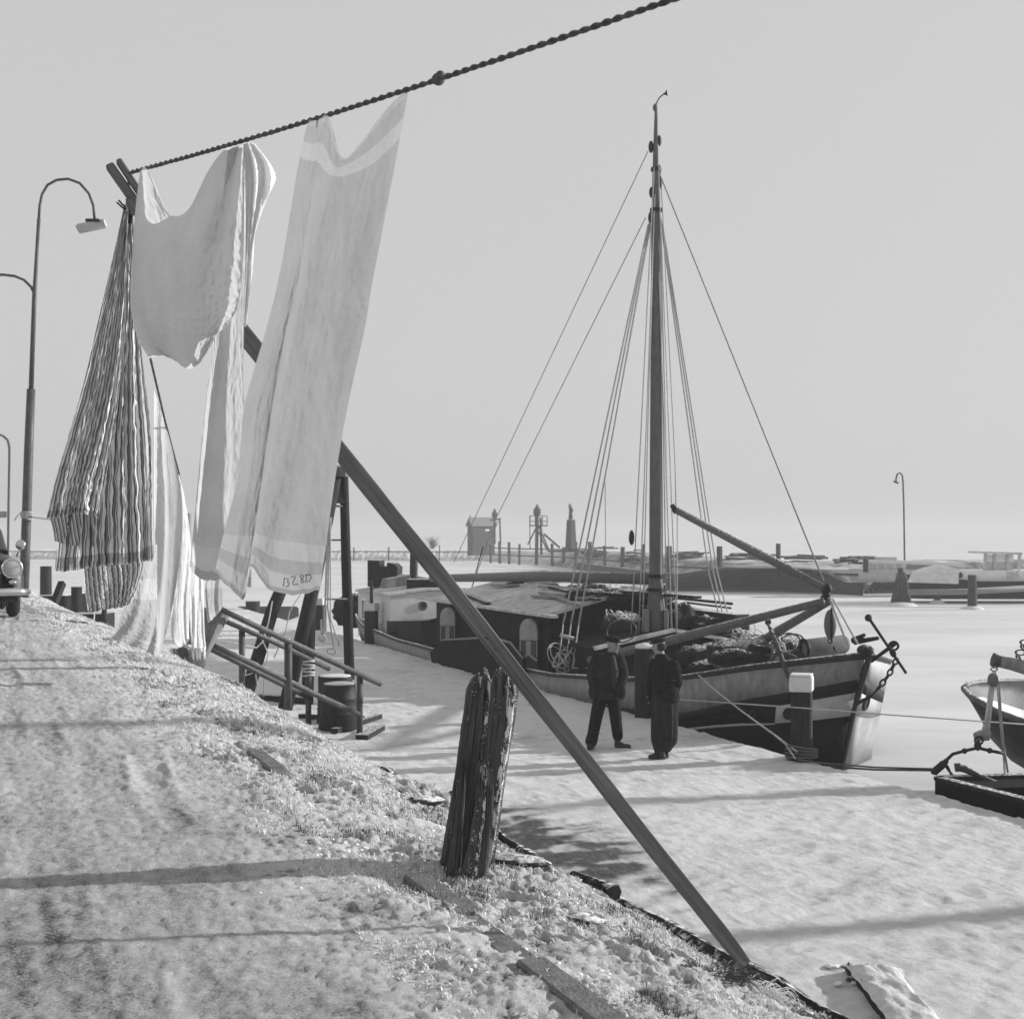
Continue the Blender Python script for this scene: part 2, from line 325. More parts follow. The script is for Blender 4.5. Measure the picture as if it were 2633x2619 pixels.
def snow_material():
    m = bpy.data.materials.new('snow and trodden ice'); m.use_nodes = True; N = m.node_tree.nodes; L = m.node_tree.links
    b = N['Principled BSDF']; b.inputs['Roughness'].default_value = .85; b.inputs['Specular IOR Level'].default_value = .15
    a = N.new('ShaderNodeAttribute'); a.attribute_name = 'cover'; tc = N.new('ShaderNodeTexCoord')
    n = N.new('ShaderNodeTexNoise'); n.inputs['Scale'].default_value = 95; n.inputs['Detail'].default_value = 5; n.inputs['Roughness'].default_value = .75; L.new(tc.outputs['Object'], n.inputs['Vector'])
    n2 = N.new('ShaderNodeTexNoise'); n2.inputs['Scale'].default_value = 9; n2.inputs['Detail'].default_value = 8; n2.inputs['Roughness'].default_value = .7; L.new(tc.outputs['Object'], n2.inputs['Vector'])
    s = N.new('ShaderNodeMath'); s.operation = 'MULTIPLY_ADD'; s.inputs[1].default_value = 1.7; s.inputs[2].default_value = -.85; L.new(n.outputs[0], s.inputs[0])
    s2 = N.new('ShaderNodeMath'); s2.operation = 'MULTIPLY_ADD'; s2.inputs[1].default_value = .6; L.new(n2.outputs[0], s2.inputs[0]); s2.inputs[2].default_value = -.3
    ad = N.new('ShaderNodeMath'); L.new(a.outputs['Fac'], ad.inputs[0]); L.new(s.outputs[0], ad.inputs[1])
    ad2 = N.new('ShaderNodeMath'); L.new(ad.outputs[0], ad2.inputs[0]); L.new(s2.outputs[0], ad2.inputs[1])
    r = N.new('ShaderNodeValToRGB'); L.new(ad2.outputs[0], r.inputs[0])
    e = r.color_ramp.elements
    e[0].position = .02; e[0].color = (.06,.06,.06,1); e[1].position = .95; e[1].color = (.67,.67,.67,1)
    for p_, v in ((.16, .15), (.32, .31), (.60, .50)):
        k = e.new(p_); k.color = (v, v, v, 1)
    L.new(r.outputs[0], b.inputs['Base Color'])
    n3 = N.new('ShaderNodeTexNoise'); n3.inputs['Scale'].default_value = 130; n3.inputs['Detail'].default_value = 3; L.new(tc.outputs['Object'], n3.inputs['Vector'])
    bp = N.new('ShaderNodeBump'); bp.inputs['Strength'].default_value = .9; bp.inputs['Distance'].default_value = .014
    n4 = N.new('ShaderNodeTexNoise'); n4.inputs['Scale'].default_value = 19; n4.inputs['Detail'].default_value = 7; n4.inputs['Roughness'].default_value = .7; L.new(tc.outputs['Object'], n4.inputs['Vector'])
    bq = N.new('ShaderNodeBump'); bq.inputs['Strength'].default_value = .6; bq.inputs['Distance'].default_value = .035; L.new(n4.outputs[0], bq.inputs['Height']); L.new(bq.outputs[0], bp.inputs['Normal'])
    n3.inputs['Scale'].default_value = 170; n3.inputs['Detail'].default_value = 4; n3.inputs['Roughness'].default_value = .8
    L.new(n3.outputs[0], bp.inputs['Height']); L.new(bp.outputs[0], b.inputs['Normal'])
    return m
MSNOW = snow_material()
def strip(name, ps, qs):
    P, Q = np.meshgrid(ps, qs); Z = height(P, Q); X, Y = pq(P, Q)
    o = mesh_np(name, np.stack([X, Y, Z], -1).reshape(-1, 3), grid_faces(len(qs), len(ps)), MSNOW)
    attr(o, 'cover', cover(P, Q)); o['kind'] = 'structure'; return o
geo = lambda a, b, k: np.exp(np.arange(math.log(a), math.log(b), k))
q1 = np.concatenate([np.linspace(-14, 1.1, 40), geo(1.2, 75, .0052)])
strip('road', np.concatenate([np.linspace(-22, -1.2, 40), np.linspace(-1.1, -.35, 24), np.linspace(-.33, 1.3, 112)]), q1)
strip('snowy_bank', np.concatenate([np.linspace(1.3, 2.9, 130), np.linspace(2.95, 5.0, 50)]), q1)
q2 = np.concatenate([np.linspace(-14, 4, 24), geo(4.2, 75, .0062)])
strip('quay', np.linspace(5.0, 11.2, 260), q2)
w = MB()                                                     # quay front: timber face under the snow edge
w.prism([PQ(11.16, -14, -3.27), PQ(11.16, 75, -3.27), PQ(11.16, 75, -5), PQ(11.16, -14, -5)], Vector((-NX[0]*.2, -NX[1]*.2, 0)))
props(w.build('quay_wall', M['wood_dark']), kind='structure')
def ice_material():
    m = bpy.data.materials.new('snow dusted ice'); m.use_nodes = True; N = m.node_tree.nodes; L = m.node_tree.links
    b = N['Principled BSDF']; b.inputs['Roughness'].default_value = .7; b.inputs['Specular IOR Level'].default_value = .12
    tc = N.new('ShaderNodeTexCoord'); mp = N.new('ShaderNodeMapping'); mp.inputs['Scale'].default_value = (.35, 1, 1); L.new(tc.outputs['Object'], mp.inputs['Vector'])
    n = N.new('ShaderNodeTexNoise'); n.inputs['Scale'].default_value = .22; n.inputs['Detail'].default_value = 9; n.inputs['Roughness'].default_value = .62; L.new(mp.outputs[0], n.inputs['Vector'])
    r = N.new('ShaderNodeMapRange'); r.inputs['From Min'].default_value = .3; r.inputs['From Max'].default_value = .65; r.inputs['To Min'].default_value = .50; r.inputs['To Max'].default_value = .66
    L.new(n.outputs[0], r.inputs[0]); L.new(r.outputs[0], b.inputs['Base Color'])
    n3 = N.new('ShaderNodeTexNoise'); n3.inputs['Scale'].default_value = 2.5; n3.inputs['Detail'].default_value = 6; L.new(mp.outputs[0], n3.inputs['Vector'])
    bp = N.new('ShaderNodeBump'); bp.inputs['Strength'].default_value = .35; bp.inputs['Distance'].default_value = .06
    L.new(n3.outputs[0], bp.inputs['Height']); L.new(bp.outputs[0], b.inputs['Normal'])
    return m
i = MB(); g = 9000
i.add([(-g, -g, ZI), (g, -g, ZI), (g, g, ZI), (-g, g, ZI)], [(0, 1, 2, 3)])
props(i.build('ice', ice_material()), kind='structure')
# kerb stones along the road edge, most of them under the snow
kr = thing('kerb', PQ(1.66, 6, -1.4), 'row of flat kerb stones along the road edge, half buried in snow', 'kerb')
q = 1.6
while q < 16:
    L_ = .55 + .25*random.random(); mb = MB(); pc = 1.66 + .03*(random.random()-.5)
    zc = float(height(1.66, q + L_/2)) ; zt = zc - .014 + .012*(random.random()-.5)
    if 3.2 < q < 5.0 or 7.2 < q < 8.4: zt += .027
    mb.box(PQ(pc, q+L_/2, zt-.09), (.105, L_-.015, .18), ((NX[0], NX[1], 0), (AX[0], AX[1], 0), (0, 0, 1)))
    mb.build('kerb_stone', M['kerb'], kr, bevel=.01); q += L_
# frosted grass: blades joined, nobody could count them
def blades(name, pts, hts, wid, lean, mat, label):
    n = len(pts); a = np.random.rand(n)*2*np.pi; ln = lean*np.random.rand(n); d = np.stack([np.cos(a), np.sin(a), 0*a], 1)
    e = np.stack([-np.sin(a), np.cos(a), 0*a], 1)*wid[:, None]
    tip = pts + d*(ln*hts*1.2)[:, None] + np.array((0, 0, 1))*(hts*np.sqrt(np.maximum(1-ln*ln*.6, .05)))[:, None]
    mid = pts + d*(ln*hts*.35)[:, None] + np.array((0, 0, 1))*(hts*.62)[:, None]
    V = np.stack([pts-e, pts+e, mid+e*.8, mid-e*.8, tip+e*.25, tip-e*.25], 1).reshape(-1, 3)
    b = np.arange(n)[:, None]*6
    Fq = np.concatenate([b+np.array([0, 1, 2, 3]), b+np.array([3, 2, 4, 5])], 0)
    o = mesh_np(name, V, Fq, mat, smooth=False); return props(o, label, 'grass', kind='stuff')
mfrost = gmat('hoar frosted grass', .68, .9, 30, .25, 0, 50, spec=.1)
mgrass = gmat('dry dark grass', .10, .9, 30, .6, 0, 50, spec=.1)
def scatter(n, p0, p1, q0, q1_, dens):
    p = p0 + (p1-p0)*np.random.rand(n); q = np.exp(np.log(q0) + (np.log(q1_)-np.log(q0))*np.random.rand(n))
    k = np.random.rand(n) < dens(p, q); p, q = p[k], q[k]; X, Y = pq(p, q); return np.stack([X, Y, height(p, q)-.006], 1), q
P1, qq = scatter(300000, 1.2, 3.1, 2.6, 26, lambda p, q: np.clip(4.0*fbm(p*2.2, q*1.6, 4, 101)+.15, 0, 1)*(.35+.65*sstep(1.5, 2.3, p)))
blades('frosted_grass', P1, (.005+.012*np.random.rand(len(P1))**1.5)*(1+.10*qq), .0014+.0014*np.random.rand(len(P1)), 1.25, mfrost, 'hoar frosted short grass poking through the snow along the bank')
P2, qq = scatter(110000, 1.4, 2.95, 2.6, 22, lambda p, q: np.clip(4*fbm(p*2.4, q*1.7, 3, 103)-.7, 0, 1))
blades('dry_grass', P2, .010+.025*np.random.rand(len(P2)), .0012+.0010*np.random.rand(len(P2)), 1.25, mgrass, 'dark dry grass stubble in bare spots of the bank')
# snow crumbs: loose frozen lumps on the verge
def crumbs(name, pts, rad, mat, label, cat):
    ico = bmesh.new(); bmesh.ops.create_icosphere(ico, subdivisions=1, radius=1); iv = np.array([v.co[:] for v in ico.verts]); jf = np.array([[v.index for v in f.verts] for f in ico.faces]); ico.free()
    n = len(pts); s = rad[:, None, None]*(.6+.8*np.random.rand(n, len(iv), 1)); V = (pts[:, None, :] + iv[None]*s*np.array((1, 1, .7))).reshape(-1, 3)
    Fq = (jf[None] + (np.arange(n)*len(iv))[:, None, None]).reshape(-1, 3)
    return props(mesh_np(name, V, Fq, mat, smooth=True), label, cat, kind='stuff')
P3, qq = scatter(60000, .8, 2.9, 3.0, 20, lambda p, q: np.clip(4.5*fbm(p*1.6, q*1.2, 4, 107)-.1, 0, 1)*sstep(.9, 1.6, p))
crumbs('snow_crumbs', P3, .0016+.012*np.random.rand(len(P3))**6, M['snow'], 'loose frozen crumbs of snow scattered over the verge', 'snow')
# ------------------------------------------------------------------ things on the quay and the bank
def edge_at(px):                                            # point on the quay edge seen in this photograph column
    k = (px - CX)/F; Y = (12.0)/(.395 + k); return Vector((k*Y, Y, ZQ))
G = 'mooring posts along the quay edge'
def square_post(px, top, wd, label, cap=.2, capw=1.12):
    e = edge_at(px); zt = -(top-HY)/F*e.y; t = thing('mooring_post', e, label, 'mooring post', G)
    ax = ((.95, -.3, 0), (.3, .95, 0), (0, 0, 1)); b = MB()
    b.box((e.x, e.y, (zt-cap+ -4.6)/2), (wd, wd, zt-cap+4.6), ax); b.build('post_shaft', M['wood_dark'], t, bevel=.02)
    c = MB(); c.box((e.x, e.y, zt-cap/2+.004), (wd*capw, wd*capw, cap), ax); c.build('painted_cap', M['cabin'], t, bevel=.015)
    s = MB(); s.box((e.x, e.y, zt+.022), (wd*capw*.96, wd*capw*.96, .03), ax); s.build('snow_cap', M['snow'], t, bevel=.012)
    return t
square_post(2061, 1738, .29, 'black square mooring post with white painted cap beside the sailing barge bow', .22)
square_post(955, 1553, .33, 'white capped black mooring post in front of the barge deckhouse', .2)
square_post(822, 1540, .36, 'white capped mooring post beside the hoist, farthest of the capped posts', .2)
def round_post(px, top, wd, label):
    e = edge_at(px); zt = -(top-HY)/F*e.y; t = thing('mooring_post', e, label, 'mooring post', G)
    b = MB(); b.lathe((e.x, e.y, -4.6), [(wd/2, 0), (wd/2, zt+4.5), (wd*.46, zt+4.58), (wd*.2, zt+4.6)], 14); b.build('post_shaft', M['wood_dark'], t, smooth=True)
    s = MB(); s.lathe((e.x, e.y, zt-.01), [(wd*.47, 0), (wd*.5, .03), (wd*.4, .07), (wd*.1, .09)], 14); s.build('snow_cap', M['snow'], t, smooth=True)
round_post(1658, 1664, .36, 'dark round mooring post with snow on top between the two standing men')
def arch_post(px, top, wd, label):
    e = edge_at(px); zt = -(top-HY)/F*e.y; t = thing('mooring_post', e, label, 'mooring post', G)
    X = Vector((.98, -.2, 0)); D = Vector((.2, .98, 0))*.24; r = wd/2
    def outline(z0, z1, arch):
        pts = [e + X*-r + Vector((0, 0, z0-ZQ)), e + X*r + Vector((0, 0, z0-ZQ))]
        if arch: pts += [e + X*(r*math.cos(a)) + Vector((0, 0, z1-ZQ-r + r*1.25*math.sin(a))) for a in np.linspace(0, math.pi, 9)]
        else: pts += [e + X*r + Vector((0, 0, z1-ZQ)), e + X*-r + Vector((0, 0, z1-ZQ))]
        return pts
    zc = zt - .48
    b = MB(); b.prism(outline(-4.6, zc, False), D); b.build('post_shaft', gmat('arch post wood', .085, .85, 5, .45, .4, 30, spec=.1, stretch=(4, 4, .5)), t, bevel=.02)
    c = MB(); c.prism(outline(zc+.003, zt-.05, True), D); c.build('painted_head', gmat('worn grey paint', .30, .7, 5, .2, .2, 30), t, bevel=.02)
    f = MB(); Dn = -D.normalized()*.012
    for sgn in (-1, 1): f.bar(e+X*sgn*(r-.02)+Dn+Vector((0,0,zc-.34-ZQ)), e+X*sgn*(r-.02)+Dn+Vector((0,0,zc-ZQ)), .025, .02, (0,1,0))
    f.bar(e+Dn+Vector((0,0,zc-.30-ZQ)), e+Dn+Vector((0,0,zc-ZQ)), .10, .02, (0,1,0))
    for sgn in (-1, 1): f.bar(e+Dn+Vector((0,0,zc-.28-ZQ)), e+X*sgn*(r-.01)+Dn+Vector((0,0,zc-.42-ZQ)), .05, .02, (0,1,0))
    f.build('painted_lines', gmat('worn grey paint', .30), t)
arch_post(1151, 1561, .40, 'broad dark post with pale rounded head at the left end of the barge hatch')
arch_post(1359, 1590, .40, 'broad dark post with pale rounded head left of the standing men')

# --- stair rail from the bank down to the quay
def pipe(t, name, pts, r, mat='iron', n=8, smooth='all'):
    b = MB(); b.tube(pts, r, n); return b.build(name, M[mat], t, smooth=smooth)
st = thing('stair_railing', gz(925, 1890, ZQ), 'dark pipe railing beside the steps leading down to the quay', 'railing')
pipe(st, 'hand_rail', [at(560, 1562, 19.6), at(660, 1610, 20.2), at(800, 1675, 21.2), at(978, 1758, 22.2)], .045)
pipe(st, 'middle_rail', [at(548, 1583, 21.2), at(700, 1648, 22.2), at(846, 1719, 23.2)], .042)
pipe(st, 'lower_rail', [at(515, 1642, 19.6), at(640, 1702, 20.2), at(800, 1780, 21.2), at(925, 1836, 22.0)], .045)
pipe(st, 'lower_rail', [at(515, 1655, 21.0), at(640, 1716, 21.8), at(800, 1796, 22.8)], .045)
for px, y0, y1, Y in ((622, 1616, 1778, 21.8), (741, 1642, 1822, 20.8), (793, 1700, 1862, 22.9), (925, 1735, 1896, 22.0)):
    pipe(st, 'rail_post', [at(px, y0, Y), at(px, y1, Y)], .05 if px != 741 else .06)
sp = thing('sloping_board', at(520, 1780, 19.4), 'grey sloping board closing the head of the quay steps behind the laundry', 'board')
b = MB(); b.prism([at(575, 1568, 19.9), at(582, 1585, 19.9), at(520, 1700, 19.4), at(470, 1768, 19.4), at(432, 1745, 19.4), at(500, 1560, 19.9)], (0.02, .12, 0)); b.build('board', M['grey'], sp)
rk = thing('bank_boulder', at(455, 1770, 18.6), 'large dark boulder at the head of the quay steps below the white laundry', 'boulder')
def rock(name, c, r, mat, parent, seed, n=14, m=9):
    bm = MB(); rnd = random.Random(seed); bm.ball(c, 1.0, n, m); c = Vector(c); ph = [rnd.random()*6 for _ in range(6)]; out = []
    for v in bm.v:
        d = (Vector(v)-c); k = 1 + .22*math.sin(3*d.x+ph[0])*math.cos(2.3*d.y+ph[1]) + .15*math.sin(5*d.z+ph[2]+3*d.x)+.08*math.sin(9*d.y+ph[3]+7*d.x)
        out.append(c + Vector((d.x*r[0], d.y*r[1], d.z*r[2]))*k)
    bm.v = [tuple(v) for v in out]; return bm.build(name, mat, parent, smooth=True)
rock('stone', at(462, 1722, 18.6), (.32, .3, .34), M['stone'], rk, 3)
G2 = 'oil drums beside the steps'
def drum(px, top, bot, Y, wtop, wbot, label):
    base = at(px, bot, Y); h = (bot-top)/F*Y; t = thing('tar_barrel', base, label, 'barrel', G2)
    b = MB(); k = [0, .02, .33, .35, .37, .66, .68, .70, .97, 1.0]; pr = []
    for f in k: rr = (wbot+(wtop-wbot)*f)/2; pr.append((rr*(1.03 if f in (.02, .35, .68, 1.0, .97) else 1.0), f*h))
    b.lathe(base, pr, 24); b.build('barrel_body', M['iron_plain'], t, smooth=True)
    s = MB(); s.lathe(base+Vector((0, 0, h-.005)), [(wtop*.46, 0), (wtop*.47, .02), (wtop*.3, .035)], 20); s.build('snow_lid', M['snow'], t, smooth=True)
drum(862, 1738, 1866, 23.9, .58, .64, 'taller dark tar barrel standing behind the other barrel')
drum(872, 1758, 1872, 22.9, .54, .68, 'dark tar barrel with snowy lid in front of the other barrel')
pb = thing('quay_planks', gz(905, 1890, ZQ), 'dark planks lying on the snow beside the tar barrels', 'planks')
for a_, b_, w_ in (((860, 1878), (975, 1840), .12), ((930, 1895), (975, 1870), .2), ((770, 1840), (935, 1846), .1)):
    m_ = MB(); m_.bar(gz(a_[0], a_[1], ZQ+.05), gz(b_[0], b_[1], ZQ+.05), w_, .08); m_.build('plank', M['wood_dark'], pb)
lb = thing('ground_beam', gz(720, 1795, ZQ), 'dark beam lying under the stair rail, with snow on it', 'beam')
m_ = MB(); m_.bar(gz(632, 1790, ZQ+.06), gz(800, 1802, ZQ+.06), .14, .12); m_.build('timber', M['wood_dark'], lb)
# --- hoist
ho = thing('hoist_frame', gz(895, 1745, ZQ), 'tall dark tripod hoist with hook and tackle standing behind the steps', 'hoist')
ap = at(872, 1212, 25.5)
pipe(ho, 'leg', [at(884, 1215, 25.7), at(890, 1450, 25.9), at(899, 1745, 26.2)], [.085, .095, .1], 'wood_dark', 10)
pipe(ho, 'leg', [at(868, 1216, 25.5), at(812, 1480, 24.9), at(733, 1822, 24.2)], [.09, .12, .13], 'wood_dark', 10)
pipe(ho, 'leg', [at(800, 1330, 27.5), at(700, 1570, 26.6), at(632, 1792, 25.8)], [.11, .13, .13], 'wood_dark', 10)
pipe(ho, 'leg', [at(806, 1330, 27.5), at(798, 1560, 27.0), at(790, 1806, 26.6)], [.1, .11, .12], 'wood_dark', 10)
pipe(ho, 'cross_head', [at(800, 1335, 27.5), ap], .07, 'wood_dark')
b = MB(); b.lathe(ap+Vector((0.02, 0, .02)), [(.16, -.12), (.15, 0), (.10, .06), (.04, .10)], 8); b.build('hoist_cap', M['iron'], ho)
for y in (1232, 1300): pipe(ho, 'rung', [at(858, y, 25.5), at(893, y+3, 25.8)], .02)
b = MB(); b.box(at(877, 1265, 25.7), (.2, .05, .42)); b.build('gusset_plate', M['iron'], ho)
for y in (1388, 1540): pipe(ho, 'rung', [at(838, y, 25.6), at(893, y, 25.9)], .016)
pipe(ho, 'tackle_rope', [at(842, 1380, 24.4), at(838, 1500, 24.4), at(833, 1630, 24.4)], .018, 'rope')
pipe(ho, 'tackle_rope', [at(848, 1330, 24.4), at(842, 1560, 24.4), at(858, 1665, 24.4)], .014, 'rope')
pipe(ho, 'tackle_rope', [at(850, 1330, 24.4), at(850, 1590, 24.4), at(873, 1660, 24.4)], .014, 'rope')
hk = MB(); hk.tube([at(826, 1592, 24.4), at(828, 1628, 24.4), at(836, 1640, 24.4), at(832, 1650, 24.4), at(822, 1645, 24.4), at(821, 1634, 24.4)], [.02, .025, .03, .03, .025, .012], 8); hk.build('hook', M['rope'], ho, smooth='all')
hk = MB(); hk.torus(at(853, 1674, 24.4), .07, .018, (.3, 1, 0), 14, 6, .7, 1.2); hk.build('shackle', M['rope'], ho, smooth='all')
lr = thing('slack_rope', gz(690, 1790, -3.0), 'thin pale rope hanging slack from the railing and hoist legs', 'rope')
for pts in ([(700, 1545, 24), (690, 1600, 24), (676, 1648, 24), (660, 1665, 23.8), (600, 1652, 23.5), (500, 1640, 23)],
            [(672, 1640, 23.9), (690, 1680, 23.9), (680, 1720, 23.9), (678, 1790, 23.9)],
            [(775, 1525, 25), (745, 1570, 25), (735, 1620, 25), (705, 1690, 25)],
            [(650, 1730, 23.8), (600, 1745, 23.5), (590, 1775, 23.4)], [(655, 1720, 23.8), (662, 1760, 23.8), (655, 1795, 23.8)]):
    pipe(lr, 'rope_fall', [at(*p) for p in pts], .012, 'rope', 5)
kn = MB()
for k in range(5): kn.torus(at(794, 1700+k*9, 22.8), .085, .02, (.2*(k%2-.5), .1, 1), 16, 6)
kn.build('lashing', M['rope'], st, smooth='all')
# --- far left: jetty gear behind the bank
G3 = 'posts behind the bank on the left'
for px, y0, y1, Y, r, lab in ((118, 1455, 1560, 45, .2, 'short dark post on the ice left of the striped cloth'), (197, 1508, 1620, 33, .14, 'thin dark post under the hem of the striped cloth'), (650, 1545, 1640, 60, .33, 'thick dark pile standing in the ice behind the hoist')):
    t = thing('pile', at(px, y1, Y), lab, 'post', G3); b = MB(); b.lathe(at(px, y1+30, Y), [(r, 0), (r*.95, (y1-y0+30)/F*Y)], 10); b.build('post_shaft', M['wood_dark'], t, smooth=True)
t = thing('leaning_prop', at(130, 1572, 31), 'dark prop leaning against the bank beside the lamp post', 'prop'); b = MB(); b.bar(at(131, 1572, 31), at(160, 1498, 31.5), .14, .14); b.build('timber', M['wood_dark'], t)
t = thing('moored_pontoon', at(120, 1560, 44), 'low black pontoon lying in the ice behind the lamp post', 'pontoon')
b = MB(); b.box(at(115, 1555, 46), (2.4, 3, .75)); b.build('hull', M['hull_black'], t, bevel=.05)
b = MB(); b.box(at(115, 1527, 46)+Vector((0,0,-.0)), (2.3, 2.9, .05)); b.build('snow_top', M['snow'], t)
pipe(t, 'handle_hoop', [at(96, 1560, 43.5), at(100, 1548, 43.5), at(110, 1548, 43.5), at(118, 1566, 43.5)], .03, 'rope', 6)
t = thing('dark_shed', at(245, 1640, 29), 'low dark hut with a pale framed opening below the striped cloth', 'hut')
b = MB(); b.box(at(238, 1610, 31), (.8, .7, .6)); b.build('wall', M['wood_dark'], t)
for x0, y0, x1, y1 in ((243, 1575, 240, 1612), (240, 1612, 260, 1618), (243, 1575, 262, 1572)):
    pipe(t, 'opening_frame', [at(x0, y0, 30.55), at(x1, y1, 30.55)], .012, 'white', 5)
pipe(t, 'corner_post', [at(268, 1540, 30.4), at(268, 1625, 30.4)], .06, 'wood_dark', 8)
t = thing('bank_log', gz(195, 1612, -1.42), 'short dark log lying on the snow near the striped cloth', 'log'); b = MB()
b.tube([at(168, 1609, 21.5), at(190, 1612, 21.5), at(222, 1612, 21.5)], [.10, .12, .09], 10); b.build('wood', M['stone'], t, smooth=True)
t = thing('work_barge', at(680, 1620, 62), 'black flat work barge frozen in behind the hoist', 'barge')
b = MB(); b.box(at(660, 1604, 62)+Vector((0,0,-.1)), (2.9, 6, 1.5)); b.build('hull', M['hull_black'], t, bevel=.1)
# --- stones and timber on the lip of the bank
rs = random.Random(5)
G4 = 'dark stones on the lip of the bank'
SL = ['larger dark rounded stone on the bank right of the split post', 'smaller dark stone right of the larger one beyond the split post', 'flat dark stone at the foot of the split post', 'dark stone left of the split post', 'dark stone high on the bank below the barrels', 'dark flat stone nearest the camera on the verge']
for k, (px, py, p0, r) in enumerate(((1345, 2175, 2.72, (.075, .07, .05)), (1450, 2215, 2.74, (.055, .05, .04)), (1330, 2365, 2.2, (.12, .06, .028)), (1090, 2065, 2.35, (.1, .07, .03)), (985, 2020, 2.75, (.10, .08, .05)), (1500, 2470, 2.1, (.09, .05, .022)))):
    kx = (px-CX)/F; q_ = None
    # point on the bank at perpendicular p0 seen in column px
    Y = p0/(NX[0]*kx + NX[1]); X = kx*Y; p_, qv = to_pq(X, Y); z = float(height(p_, qv))
    t = thing('bank_stone', (X, Y, z), SL[k], 'stone', G4); rock('stone', (X, Y, z+r[2]*.25), r, M['stone'], t, 20+k)
tb = thing('bank_timber', PQ(2.7, 4.2, -1.65), 'split dark timbers edging the bank at the foot of the clothes prop', 'timber')
for k, (pa, qa, pb_, qb, w_, h_, dz) in enumerate(((2.66, 2.6, 2.70, 5.6, .07, .06, -.02), (2.76, 2.4, 2.76, 4.5, .06, .05, -.06), (2.60, 5.4, 2.66, 7.2, .06, .05, -.02), (2.72, 7.4, 2.74, 9.6, .06, .06, -.03))):
    pts = []; n_ = 14
    for j in range(n_): f = j/(n_-1); p_ = pa+(pb_-pa)*f+.012*math.sin(j*1.3+k); qv = qa+(qb-qa)*f; pts.append(PQ(p_, qv, float(height(p_, qv, False))+dz+.05+.008*math.sin(j*2.1+k)))
    m_ = MB(); m_.tube(pts, [w_*.62*(.75+.25*math.sin(j*.9+k)) for j in range(n_)], 7, jit=.35); m_.build('timber', M['wood_dark'], tb)
# loose snow-laden plank in the quay snow at lower right
pl = thing('snowy_beam', gz(2270, 2560, ZQ), 'thick snow covered beam sticking out of the snow at lower right', 'beam')
a_, b_ = gz(2225, 2492, ZQ+.03), gz(2445, 2760, ZQ+.03)
m_ = MB(); m_.bar(a_, b_, .28, .10); m_.build('timber', M['wood_dark'], pl, bevel=.015)
d_ = (b_-a_).normalized(); nrm = Vector((-d_.y, d_.x, 0)); V = []; ns, nt = 60, 34
for i_ in range(ns):
    for j in range(nt):
        f = i_/(ns-1)*1.06-.03; u = j/(nt-1)*3-1; c_ = a_.lerp(b_, f); n_ = float(fbm(f*9, u*1.3, 4, 301)); e_ = 1-max(0, abs(2*f-1)-.9)*8
        lat = .15*u + .02*float(gnoise(f*11, u, 303)) if u <= 1 else .15+(u-1)*.13+.02*float(gnoise(f*11, u, 303))
        hh = (.035+.03*n_)*(1-max(0, -u)**4) if u <= 1 else (.035+.03*n_)*math.exp(-((u-1)/.9)**2) - .10*float(sstep(.9, 2, u))
        V.append(c_ + nrm*lat + Vector((0, 0, .035+hh*max(0, e_) - (.06 if e_ < .2 else 0))))
mesh_np('snow_cap', V, grid_faces(ns, nt), gmat('thin old snow', .46, .9, 9, .2, .4, 50, spec=.1), pl)
dl = thing('snow_drift_lumps', gz(2190, 2500, ZQ), 'knobbly frozen clods beside the snowy beam', 'clods')
for k in range(9):
    c_ = gz(2130+rs.random()*90, 2470+rs.random()*60, ZQ+.02); rock('clod', c_, (.02+.02*rs.random(), .02+.02*rs.random(), .014), M['stone'] if k % 3 == 0 else M['snow'], dl, 50+k, 8, 6)
# straw tuft at the pole foot
pt = thing('grass_tuft', at(1840, 2530, 4.55), 'dark clump of long dry grass beside the foot of the clothes prop', 'grass tuft')
def tuft(name, mat, n, c, rad, h, seed, r0=.0022):
    b = MB(); rn = random.Random(seed)
    for k in range(n):
        a = rn.random()*6.28; rr = rad*math.sqrt(rn.random()); p0 = Vector(c)+Vector((rr*math.cos(a)*1.3, rr*math.sin(a)*.7, -.02)); d = Vector((math.cos(a+rn.uniform(-.8,.8)), math.sin(a), 0)); hh = h*(.5+rn.random())
        b.tube([p0, p0+d*hh*.25+Vector((0,0,hh*.55)), p0+d*hh*.75+Vector((0,0,hh*.65)), p0+d*hh*1.15+Vector((0,0,hh*(.15+.3*rn.random())))], [r0, r0, r0*.8, r0*.4], 4, cap=False)
    return b.build(name, mat, pt, smooth='all', fix=False)
c_ = at(1815, 2520, 4.55)
props(tuft('dry_blades', mgrass, 300, c_, .10, .062, 1, .0016), kind='stuff'); props(tuft('frosted_blades', mfrost, 300, c_+Vector((.06, -.05, -.03)), .13, .055, 2, .0018), kind='stuff')
# ------------------------------------------------------------------ the sailing barge beside the quay
B0 = Vector((5.36, 22.4, 0)); BA = Vector((-.367, .930, 0)); BT = Vector((.930, .367, 0))
def BL(s, t, z): return B0 + BA*s + BT*t + Vector((0, 0, z))
bg_ = thing('sailing_barge', BL(0, 0, ZI), 'dark sailing barge with tall mast, grey bow and snowy hatches moored at the quay', 'barge')
ip = lambda x, xs, ys: float(np.interp(x, xs, ys))
S_ = [-.75, -.45, -.15, .15, .45, .6, .75, .9, 1.1, 1.5, 2, 3, 4, 5.5, 7, 9, 12, 15, 18, 20, 22, 23.5, 24.7, 25.6, 26.3, 26.8]
def b_r(s): return ip(s, [-.75, .45, .75, 1.1, 2, 4, 7, 18, 22, 24.5, 26, 26.8], [.03, 1.32, 1.5, 1.63, 1.85, 2.03, 2.12, 2.12, 2.0, 1.6, .95, .1])
def b_w(s): return ip(s, [-.75, .45, 1, 2, 4, 7, 18, 22, 24.5, 26, 26.8], [.03, 1.2, 1.48, 1.8, 2.03, 2.1, 2.1, 1.8, 1.2, .6, .05])
